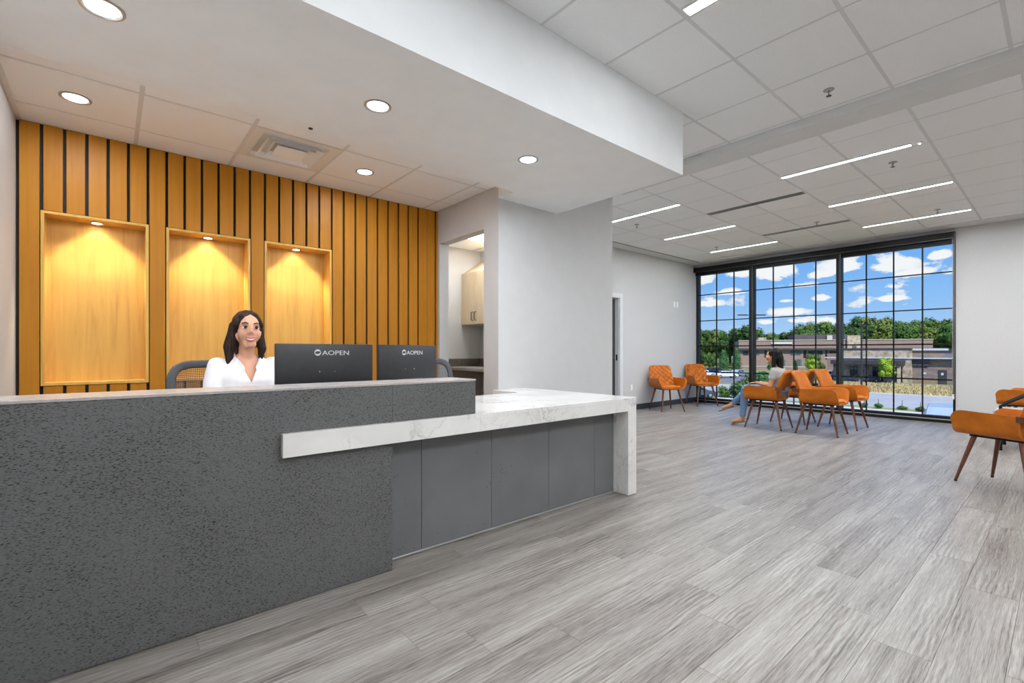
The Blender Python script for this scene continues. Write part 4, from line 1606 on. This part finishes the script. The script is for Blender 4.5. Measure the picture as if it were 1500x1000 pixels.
def build_ground():
    g = struct(MB().box(11, 420, -220, 320, ZG - .3, ZG).build('ground', 'lawn'))
    for nm, mt, r in (('road', 'road', (57, 75, -150, 220, .012)), ('pavement', 'concrete', (53.2, 54.6, -150, 220, .05)), ('kerb', 'concrete', (75, 75.4, -150, 220, .14)),
                      ('car_park', 'asphalt', (81, 99.5, 27.5, 90, .015)), ('driveway', 'asphalt', (97.3, 103, -20, 27.5, .014)), ('kerb', 'concrete', (96.9, 97.3, -20, 27.5, .15)),
                      ('car_park', 'asphalt', (99.5, 128, 33, 80, .016)), ('gravel_bed', 'gravel', (30, 44, -40, 60, .02))):
        x0, x1, y0, y1, h = r
        MB().box(x0, x1, y0, y1, ZG - .05, ZG + h).build(nm, mt, g)
    rg = random.Random(5)
    blades = MB()
    for i in range(16000):
        x, y = rg.uniform(75.6, 96.5), rg.uniform(2, 30)
        h = rg.uniform(.15, .5)
        a = rg.uniform(0, PI)
        w = rg.uniform(.06, .16)
        lx, ly = rg.uniform(-.2, .2), rg.uniform(-.2, .2)
        ca, sa = math.cos(a) * w, math.sin(a) * w
        blades.add([(x - ca, y - sa, ZG), (x + ca, y + sa, ZG), (x + lx, y + ly, ZG + h)], [(0, 1, 2)])
    tag(blades.build('dry_grass', 'dry_grass'), 'strip of dry straw-coloured grass between the road and the brick wing', 'grass', kind='stuff')
    bl = MB()
    bl.box(75.4, 96.9, -60, 27.5, ZG - .05, ZG + .02)
    bl.build('dry_ground', 'dry_grass', g)


build_ground()


def building_main():
    L, R = Vector((144, 64, 0)), Vector((166, 24, 0))
    u = (R - L).normalized()
    b = empty('brick_building', (L.x, L.y, ZG), math.atan2(u.y, u.x), 'long two-storey brick building with a dark eave band beyond the car park', 'building')
    n2 = Vector((-u.y, u.x))

    def fx(px):
        d = pix_dir(px, HOR)
        D = Vector((d[0], d[1]))
        # t*D = L + x*u
        det = D.x * (-u.y) - D.y * (-u.x)
        t = (L.x * (-u.y) - L.y * (-u.x)) / det
        x = (D.x * L.y - D.y * L.x) / det * -1
        p = D * t
        return (p.x - L.x) * u.x + (p.y - L.y) * u.y, t

    def z(px, v):
        return height_at(v, fx(px)[1]) - ZG
    W = (R - L).length + 1
    top = 8.6
    MB().box(0, W, 0, 18, 0, top).build('wall', 'brick_pink', b)
    MB().box(-.5, W + .5, -.9, 0.0, 5.85, 6.35).build('eave_band', 'fascia_dark', b)
    MB().box(-.15, W + .15, -.15, .3, top, top + .18).build('coping', 'coping', b)
    x0, x1 = fx(1166)[0], fx(1246)[0]
    MB().box(x0, x1, 4, 12, top, top + 1.75).build('roof_screen', 'roof_purple', b)
    a0, a1 = fx(1216)[0], fx(1224)[0]
    MB().box(a0, a1, 3.2, 4.5, top, top + 1.5).build('rooftop_unit', 'coping', b)
    a0, a1 = fx(1112)[0], fx(1124)[0]
    MB().box(a0, a1, 2, 6, top, top + 1.0).build('roof_block', 'stone_tan', b)
    a0, a1 = fx(1124)[0], fx(1166)[0]
    MB().box(a0 + 1, a1 - 1, -.3, 0, 7.6, 8.1).build('skylight', 'blind_white', b)
    t0, t1 = fx(1240)[0], fx(1259)[0]
    MB().box(t0, t1, -.8, 6, 5.5, 9.9).build('stone_tower', 'stone_tan', b)
    m0, m1 = fx(1247)[0], fx(1253)[0]
    f = MB().box(m0, m1, -.86, -.8, 5.7, 7.0).build('window', 'fascia_dark', b)
    MB().box(m0 + .12, m1 - .12, -.9, -.85, 5.82, 6.88).build('pane', 'window_blue', f)
    for (pa, pb, za, zb_, mt) in [(1088, 1096, 4.3, 5.5, 'window_dark'), (1106, 1112, 4.4, 5.7, 'window_blue'), (1126, 1133, 4.4, 5.7, 'window_blue'), (1158, 1173, 4.4, 5.7, 'window_blue'),
                                  (1184, 1205, 4.5, 5.6, 'window_dark'), (1215, 1227, 4.5, 5.6, 'window_dark'), (1126, 1132, 1.4, 3.0, 'window_blue'), (1167, 1174, 1.3, 3.1, 'window_blue'),
                                  (1215, 1222, 1.3, 3.0, 'window_blue'), (1145, 1150, 1.3, 3.0, 'window_blue')]:
        xa, xb = fx(pa)[0], fx(pb)[0]
        f = MB().box(xa, xb, -.06, .02, za, zb_).build('window', 'fascia_dark', b)
        nn = 2 if pb - pa < 12 else 3
        for i in range(nn):
            w = (xb - xa) / nn
            MB().box(xa + i * w + .12, xa + (i + 1) * w - .06, -.10, -.05, za + .12, zb_ - .12).build('pane', mt if i % 2 == 0 else 'window_blue' if mt == 'window_blue' else mt, f)
    for (pa, pb, za) in [(1120, 1123, 3.7), (1177, 1181, 3.6), (1209, 1212, 3.3), (1097, 1100, 3.9)]:
        MB().box(fx(pa)[0], fx(pb)[0], -.12, .02, za, 5.85).build('dark_recess', 'window_dark', b)
    MB().box(0, W, -.08, .02, .9, 1.1).build('belt_course', 'coping', b)


building_main()


def building_wing():
    b = empty('brick_wing', (104, 27, ZG), -PI / 2, 'single-storey entrance wing of stone and mixed brick nearer the grass strip', 'building')
    MB().box(0, 9.8, 0, 14, 0, 5.75).build('stone_block', 'stone_tan', b)
    MB().box(9.8, 34, .6, 14, 0, 5.40).build('brick_wall', 'brick_mixed', b)
    MB().box(-3.5, 0, 3, 14, 0, 5.0).build('link_wall', 'brick_pink', b)
    MB().box(9.8, 34, .45, 1.0, 5.40, 5.58).build('coping', 'fascia_dark', b)
    MB().box(-.1, 9.9, -.1, .4, 5.75, 5.92).build('coping', 'fascia_dark', b)
    MB().box(-3, 34, -.16, .62, 4.18, 4.36).build('reflection_band', 'blind_white', b)  # reflection of the ceiling strips in the window, built as a white band
    MB().box(9.2, 13.5, 3, 8, 5.58, 5.95).build('roof_edge', 'blind_white', b)
    MB().rbox(-1.2, 9.0, -3.2, 0, 3.12, 3.88, .05).build('entrance_canopy', 'fascia_dark', b)
    for x in (-.6, 4.1, 8.6):
        MB().box(x - .22, x + .22, -2.9, -2.45, 0, 3.12).build('canopy_post', 'stone_tan' if x > 8 else 'fascia_dark', b)
    for (xa, xb) in ((1.0, 2.2), (4.4, 5.9), (7.4, 8.6)):
        f = MB().box(xa, xb, -.06, .02, .1, 2.7).build('glazed_door', 'fascia_dark', b)
        for i in range(2):
            w = (xb - xa) / 2
            MB().box(xa + i * w + .1, xa + (i + 1) * w - .06, -.1, -.05, .25, 2.0).build('pane', 'window_dark', f)
            MB().box(xa + i * w + .1, xa + (i + 1) * w - .06, -.1, -.05, 2.1, 2.6).build('pane', 'window_blue', f)
    d = MB().box(13.15, 14.2, .52, .62, 0, 2.35).build('service_door', 'fascia_dark', b)
    MB().box(13.5, 13.8, .50, .53, 1.5, 1.9).build('door_notice', 'blind_white', d)
    nm = text_mesh('713', 1.05, .03, 'window_dark', 'street_number')
    o = link('street_number', nm, b, (10.2, .56, 2.75))
    o.rotation_euler = (PI / 2, 0, 0)
    o.scale = (1, .85, 1)
    MB().box(9.8, 12.0, .35, .6, 3.05, 4.18).build('sign_panel', 'roof_purple', b)
    MB().box(11.2, 11.6, .52, .6, 1.55, 1.9).build('notice', 'blind_white', b)


building_wing()


def leaf_cloud(seed, blobs, n, size, mat):
    rg = random.Random(seed)
    mb = MB()
    for (c, r) in blobs:
        mb.ball(c, r[0] * .66, r[1] * .66, r[2] * .66, 9, 6)
    tot = sum(r[0] * r[2] for c, r in blobs)
    for (c, r) in blobs:
        k = int(n * r[0] * r[2] / tot)
        for i in range(k):
            d = Vector((rg.gauss(0, 1), rg.gauss(0, 1), rg.gauss(0, 1))).normalized()
            q = rg.uniform(.58, 1.18)
            p = Vector(c) + Vector((d.x * r[0], d.y * r[1], d.z * r[2])) * q
            a = Vector((rg.gauss(0, 1), rg.gauss(0, 1), rg.gauss(0, 1))).normalized()
            b = d.cross(a).normalized() if d.cross(a).length > .01 else Vector((1, 0, 0))
            a = (a * .6 + b.cross(d)).normalized()
            s = size * rg.uniform(.6, 1.4)
            mb.add([p - a * s, p + b * (s * .5), p + a * s, p - b * (s * .5)], [(0, 1, 2, 3)])
    me = mb.mesh('crown', mat)
    return me


def tree_variant(seed, mat, round_=True, dens=2600):
    rg = random.Random(seed)
    blobs = [((0, 0, .60), (.30, .30, .28))]
    for i in range(11 if round_ else 6):
        a = rg.uniform(0, 2 * PI)
        if round_:
            z = rg.uniform(.30, .88)
            k = math.sqrt(max(.02, 1 - ((z - .58) / .44) ** 2))
            rr = rg.uniform(.10, .17)
            blobs.append(((math.cos(a) * .25 * k, math.sin(a) * .25 * k, z), (rr, rr, rr * .8)))
        else:
            z = .12 + .14 * i
            k = 1 - (z / 1.05)
            blobs.append(((rg.uniform(-.02, .02), rg.uniform(-.02, .02), z), (.08 + .36 * k, .08 + .36 * k, .14)))
    if not round_:
        blobs[0] = ((0, 0, .42), (.30, .30, .40))
    return leaf_cloud(seed, blobs, dens, (.030 if round_ else .028), mat)


TRUNK = MB().tube([(0, 0, 0), (.006, 0, .25), (-.004, .004, .6)], [.020, .015, .006], 8)


_T = 'first second third fourth fifth sixth seventh eighth ninth tenth eleventh twelfth thirteenth fourteenth fifteenth sixteenth seventeenth eighteenth nineteenth'.split()
ORD = _T + ['twentieth'] + ['twenty-' + w for w in _T[:9]] + ['thirtieth'] + ['thirty-' + w for w in _T[:9]] + ['fortieth'] + ['forty-' + w for w in _T[:9]] + ['fiftieth'] + ['fifty-' + w for w in _T[:9]]


def outdoors():
    trunk = TRUNK.mesh('trunk', 'bark', True)
    var = {}
    for i, (k, mt, rd) in enumerate([('dark', 'leaf_dark', True), ('dark2', 'leaf_dark', True), ('mid', 'leaf_mid', True), ('mid2', 'leaf_mid', True), ('olive', 'leaf_olive', True),
                                     ('lime', 'leaf_lime', True), ('spruce', 'leaf_spruce', False)]):
        var[k] = tree_variant(20 + i, mt, rd)

    def tree(kind, p, h, w, label, group, rz=0.0, name='tree'):
        t = empty(name, (p[0], p[1], ZG), rz, label, 'tree', group)
        c = link('crown', var[kind], t)
        c.scale = (w, w, h)
        k = link('trunk', trunk, t)
        k.scale = (w * 1.4, w * 1.4, h)
        return t
    rg = random.Random(11)
    prof = [(990, 480), (1015, 477), (1030, 482), (1045, 479), (1062, 484), (1078, 476), (1092, 474), (1105, 483), (1120, 487), (1138, 487), (1152, 480), (1165, 482), (1180, 476),
            (1196, 468), (1212, 470), (1228, 474), (1245, 466), (1262, 461), (1277, 457), (1292, 466), (1302, 480), (1316, 470), (1328, 462), (1342, 464), (1356, 474), (1370, 466), (1384, 465), (1400, 470), (1425, 468)]
    def top_at(px):
        for (a, va), (b, vb) in zip(prof, prof[1:]):
            if a <= px <= b:
                return va + (vb - va) * (px - a) / (b - a)
        return 472
    kinds = ['dark', 'mid', 'dark2', 'mid2', 'dark', 'olive', 'mid', 'dark2']
    i = 0
    fr = 0
    px = 984.0
    words = {'dark': 'dark green', 'dark2': 'deep green', 'mid': 'mid green', 'mid2': 'fresh green', 'olive': 'olive green'}
    while px < 1440:
        dep = rg.uniform(172, 190)
        v = top_at(px) + rg.uniform(-3, 4)
        k = kinds[i % 8] if px < 1330 else ('olive', 'mid', 'mid2')[i % 3]
        h = height_at(v, dep) - ZG
        place = 'left of the far brick building' if px < 1085 else ('behind the far brick building' if px < 1300 else 'behind the low brick wing')
        tree(k, ray_at(px, dep), h, h * rg.uniform(.72, .95), words[k] + ' tree, ' + ORD[fr] + ' from the left in the tall front row of the wood', 'front row of woodland trees', rg.uniform(0, 6), 'woodland_tree')
        px += rg.uniform(8.5, 12)
        i += 1
        fr += 1
    # lower trees filling the wood behind
    px = 980.0
    while px < 1440:
        dep = rg.uniform(198, 212)
        k = ('dark', 'dark2')[i % 2]
        h = height_at(top_at(px) + 8 + rg.uniform(-3, 3), dep) - ZG
        place = 'left of the far brick building' if px < 1085 else ('behind the far brick building' if px < 1300 else 'behind the low brick wing')
        tree(k, ray_at(px, dep), h, h * 1.15, 'dark tree mostly hidden in the rear row of the wood', 'rear row of woodland trees', rg.uniform(0, 6), 'woodland_tree')
        px += 15
        i += 1
    # trees by the car park
    for (px, base, top, wpx, k, l) in [(1060, 546, 511, 20, 'spruce', 'cone-shaped green tree by the car park behind the white car'), (1079, 548, 508, 17, 'spruce', 'cone-shaped green tree beside the left end of the brick building'),
                                       (1034, 545, 516, 17, 'mid', 'rounded bush-like tree left in the car park behind the dark SUV'), (1043, 545, 517, 13, 'mid2', 'small rounded tree between two others behind the white cars'),
                                       (1020, 545, 518, 12, 'dark', 'small dark tree at the left window edge'),
                                       (1192, 552, 518, 22, 'mid', 'green tree before the brick building, behind a yellow-green one'), (1189, 555, 525, 19, 'lime', 'bright yellow-green tree in front of the brick building'),
                                       (1203, 552, 529, 12, 'mid2', 'small green tree right of the yellow-green one'), (1300, 562, 524, 23, 'lime', 'young lime-green tree before the entrance canopy'),
                                       (1240, 553, 537, 5, 'dark', 'narrow dark cypress by the stone tower'), (1165, 548, 526, 7, 'dark2', 'narrow dark cypress at the two-storey wall'),
                                       (1130, 548, 533, 14, 'mid', 'low green tree in front of the middle of the brick building')]:
        dep = 5.418 / ((base - HOR) / FOC)
        p = ray_at(px, dep)
        tree(k, p, (base - top) / FOC * dep * 1.05, wpx / FOC * dep * 1.30, l, None, px)
    # shrubs on the verge below the window
    sv = leaf_cloud(77, [((0, 0, .45), (.5, .5, .42)), ((.35, .1, .35), (.3, .3, .3)), ((-.3, -.15, .38), (.34, .3, .32)), ((.05, .2, .72), (.25, .25, .25))], 900, .075, 'leaf_mid')
    sv2 = leaf_cloud(78, [((0, 0, .5), (.45, .45, .45)), ((-.2, .1, .7), (.3, .3, .28)), ((.3, -.1, .4), (.3, .3, .3))], 900, .085, 'leaf_spruce')
    for i, (px, base, top, wpx, l) in enumerate([(1062, 582, 566, 24, 'low green shrub below the window, at the left glass bay'), (1082, 583, 560, 26, 'leafy green shrub beside the left mullion'),
                                                 (1098, 580, 548, 26, 'tall shrub just right of the left mullion'), (1118, 572, 546, 30, 'large green bush behind the seated woman'),
                                                 (1138, 574, 552, 24, 'green bush half hidden by the seated woman'), (1287, 598, 591, 12, 'small weed tuft at the road edge, middle bay'),
                                                 (1322, 600, 594, 11, 'small weed tuft at the road edge, beside the silver car'), (1266, 597, 590, 9, 'small weed tuft at the road edge, by the pole'),
                                                 (1348, 603, 595, 10, 'small weed tuft touching the silver car')]):
        dep = 5.418 / ((base - HOR) / FOC)
        p = ray_at(px, dep)
        t = empty('shrub', (p.x, p.y, ZG), i * 1.3, l, 'shrub')
        c = link('foliage', sv if i % 2 == 0 else sv2, t)
        c.scale = (wpx / FOC * dep * .95, wpx / FOC * dep * .95, (base - top) / FOC * dep * 1.08)
        s = MB().tube([(0, 0, 0), (.03, .0, .4), (.0, .03, .9)], [.035, .03, .015], 6).build('stem', 'bark', t)

    # light poles
    def pole(p, h, label, heads):
        t = empty('light_pole', (p.x, p.y, ZG), 0, label, 'street light')
        MB().tube([(0, 0, 0), (0, 0, h)], [.11, .075], 10).build('pole', 'dark_metal', t, True)
        MB().lathe([(.2, 0), (.2, .7), (.0, .72)], 12).build('footing', 'concrete', t)
        if heads:
            r = Vector((math.sin(YAW), -math.cos(YAW), 0))
            for s in (-1, 1):
                a = MB().tube([(0, 0, h - .05), tuple(r * (s * .5) + Vector((0, 0, h)))], .03).build('arm', 'dark_metal', t, True)
                MB().obox(tuple(r * (s * .95) + Vector((0, 0, h + .02))), r, (0, 0, 1), r.cross(Vector((0, 0, 1))), .48, .05, .16).build('lamp_head', 'dark_metal', a)
    pole(ray_at(1101, 50), height_at(461.5, 50) - ZG, 'double-headed car park light behind the left mullion', True)
    pole(ray_at(1262, 50), height_at(474, 50) - ZG, 'slim dark pole in front of the stone entrance wing', False)


outdoors()


# cars ------------------------------------------------------------------
def car_meshes(kind):
    if kind == 'sedan':
        body = [(-2.3, .35), (-2.32, .75), (-2.2, .92), (-1.5, .98), (1.0, .95), (2.05, .80), (2.28, .62), (2.3, .35)]
        cab = [(-1.75, .95), (-1.05, 1.40), (.25, 1.43), (1.15, .95)]
    else:
        body = [(-2.3, .40), (-2.34, .95), (-2.26, 1.08), (-1.5, 1.10), (1.1, 1.06), (2.1, .98), (2.3, .75), (2.3, .40)]
        cab = [(-2.22, 1.06), (-1.85, 1.62), (.35, 1.70), (1.15, 1.06)]
    M = {}
    hw = .90
    sec = lambda pts, w, tuck: [[(x, s * w * (1 - tuck * max(0, (z - .9)) * .55), z) for x, z in pts] for s in (-1, -.96, .96, 1)]

    def body_mesh():
        mb = MB()
        rr = []
        for s, sc in ((-1, .94), (-.93, 1), (.93, 1), (1, .94)):
            cx, cz = 0, .62
            rr.append([(cx + (x - cx) * (1 - (1 - sc) * .25), s * hw, cz + (z - cz) * sc) for x, z in body])
        mb.loft(rr)
        return mb.mesh('body', None, True, 40)

    def cab_mesh():
        mb = MB()
        rr = []
        base = cab[0][1]
        for s, q in ((-1, .0), (-.90, 1), (.90, 1), (1, .0)):
            ring_ = []
            for x, z in cab:
                k = (z - base)
                ring_.append((x * (1 - .03 * (1 - q)), s * (hw - .06 - .22 * k * (1 if q < .5 else .9)), z - (1 - q) * .05 * (1 if k > .1 else 0)))
            rr.append(ring_)
        mb.loft(rr)
        return mb.mesh('cabin', None, True, 40)
    M['body'], M['cabin'] = body_mesh(), cab_mesh()
    # glass: side windows, windscreen, rear window
    base, topz = cab[0][1], cab[1][1]
    g = []
    for s in (-1, 1):
        mb = MB()
        y0 = s * (hw - .045)
        y1 = s * (hw - .06 - .22 * (topz - base) + .016)
        for (xa, xb, xc, xd) in ((cab[0][0] + .28, -.42, -.42, cab[1][0] + .10), (-.34, cab[3][0] - .25, cab[2][0] - .02, -.34)):
            mb.add([(xa, y0, base + .03), (xb, y0, base + .03), (xc, y1, topz - .09), (xd, y1, topz - .09)], [(0, 1, 2, 3)])
        M['side_glass%d' % s] = mb.mesh('side_window', 'car_glass')
    for nm, (xa, za), (xb, zb_), o in (('rear_window', cab[0], cab[1], -.012), ('windscreen', cab[3], cab[2], .012)):
        mb = MB()
        p = lambda f: (xa + (xb - xa) * f + o, za + (zb_ - za) * f + .006)
        (x0, z0), (x1, z1) = p(.12), p(.90)
        mb.add([(x0, -.66, z0), (x0, .66, z0), (x1, .58, z1), (x1, -.58, z1)], [(0, 1, 2, 3)])
        M[nm] = mb.mesh(nm, 'car_glass')
    M['wheel'] = MB().lathe([(.16, -.11), (.30, -.11), (.33, -.08), (.33, .08), (.30, .11), (.16, .11)], 20, axis='y').mesh('wheel', 'tyre', True)
    M['hub'] = MB().lathe([(.02, -.12), (.18, -.115), (.20, -.10), (.20, .10), (.18, .115), (.02, .12)], 16, axis='y').mesh('hub_cap', 'trim_grey', True)
    M['lamp'] = MB().rbox(-.03, .03, -.16, .16, -.06, .06, .02).mesh('tail_lamp', 'lips')
    M['head'] = MB().rbox(-.06, .03, -.17, .17, -.05, .05, .02).mesh('headlamp', 'blind_white')
    M['bumper'] = MB().rbox(-2.37, 2.34, -.86, .86, .30, .46, .03).mesh('bumper', 'plastic_black')
    return M


def car(M, p, heading, paint, label):
    t = empty('car', (p.x, p.y, ZG + .02), heading, label, 'car')
    cache = MATS[paint]
    for k in ('body', 'cabin'):
        key = k + paint
        if key not in M:
            M[key] = M[k].copy()
            M[key].materials.clear()
            M[key].materials.append(cache)
        link(k, M[key], t)
    for k in ('side_glass-1', 'side_glass1'):
        link('side_window', M[k], t)
    for k in ('rear_window', 'windscreen', 'bumper'):
        o = link(k, M[k], t)
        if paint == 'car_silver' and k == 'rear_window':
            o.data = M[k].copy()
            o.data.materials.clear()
            o.data.materials.append(MATS['car_glass_sky_reflection'])
    for sx in (-1.42, 1.42):
        for sy in (-.80, .80):
            w = link('wheel', M['wheel'], t, (sx, sy, .33))
            link('hub_cap', M['hub'], w)
    for sy in (-.66, .66):
        link('tail_lamp', M['lamp'], t, (-2.32, sy, .80))
        link('headlamp', M['head'], t, (2.22, sy, .68))


def cars():
    S, U = car_meshes('sedan'), car_meshes('suv')
    side = math.atan2(-math.cos(YAW), math.sin(YAW))      # broadside to the room
    car(U, Vector((44.6, 5.75, 0)), .12, 'car_silver', 'pale silver car close below the window at the right mullion')
    car(S, ray_at(1018, 55.5), side + .1, 'car_blue', 'dark blue car at the lower left of the window behind the corner armchair')
    car(S, ray_at(1063, 97), side, 'car_white', 'white car broadside in the car park in front of the cone-shaped trees')
    car(U, ray_at(1049, 111), side + .2, 'car_dark', 'dark SUV in the car park behind the white car')
    car(S, ray_at(1033, 102), side - .3, 'car_white', 'white car in the car park at the left end of the row')
    car(S, ray_at(1082, 104), side + .5, 'car_silver', 'silver car beside the left mullion in the car park')
    car(U, ray_at(1214, 92), side + .9, 'car_white', 'white car parked behind the back-to-back chairs')
    car(U, ray_at(1236, 90), side + .4, 'car_dark', 'dark SUV parked next to the centre-right mullion')
    car(S, ray_at(1266, 83), side, 'car_dark', 'dark sedan parked before the entrance canopy')


cars()
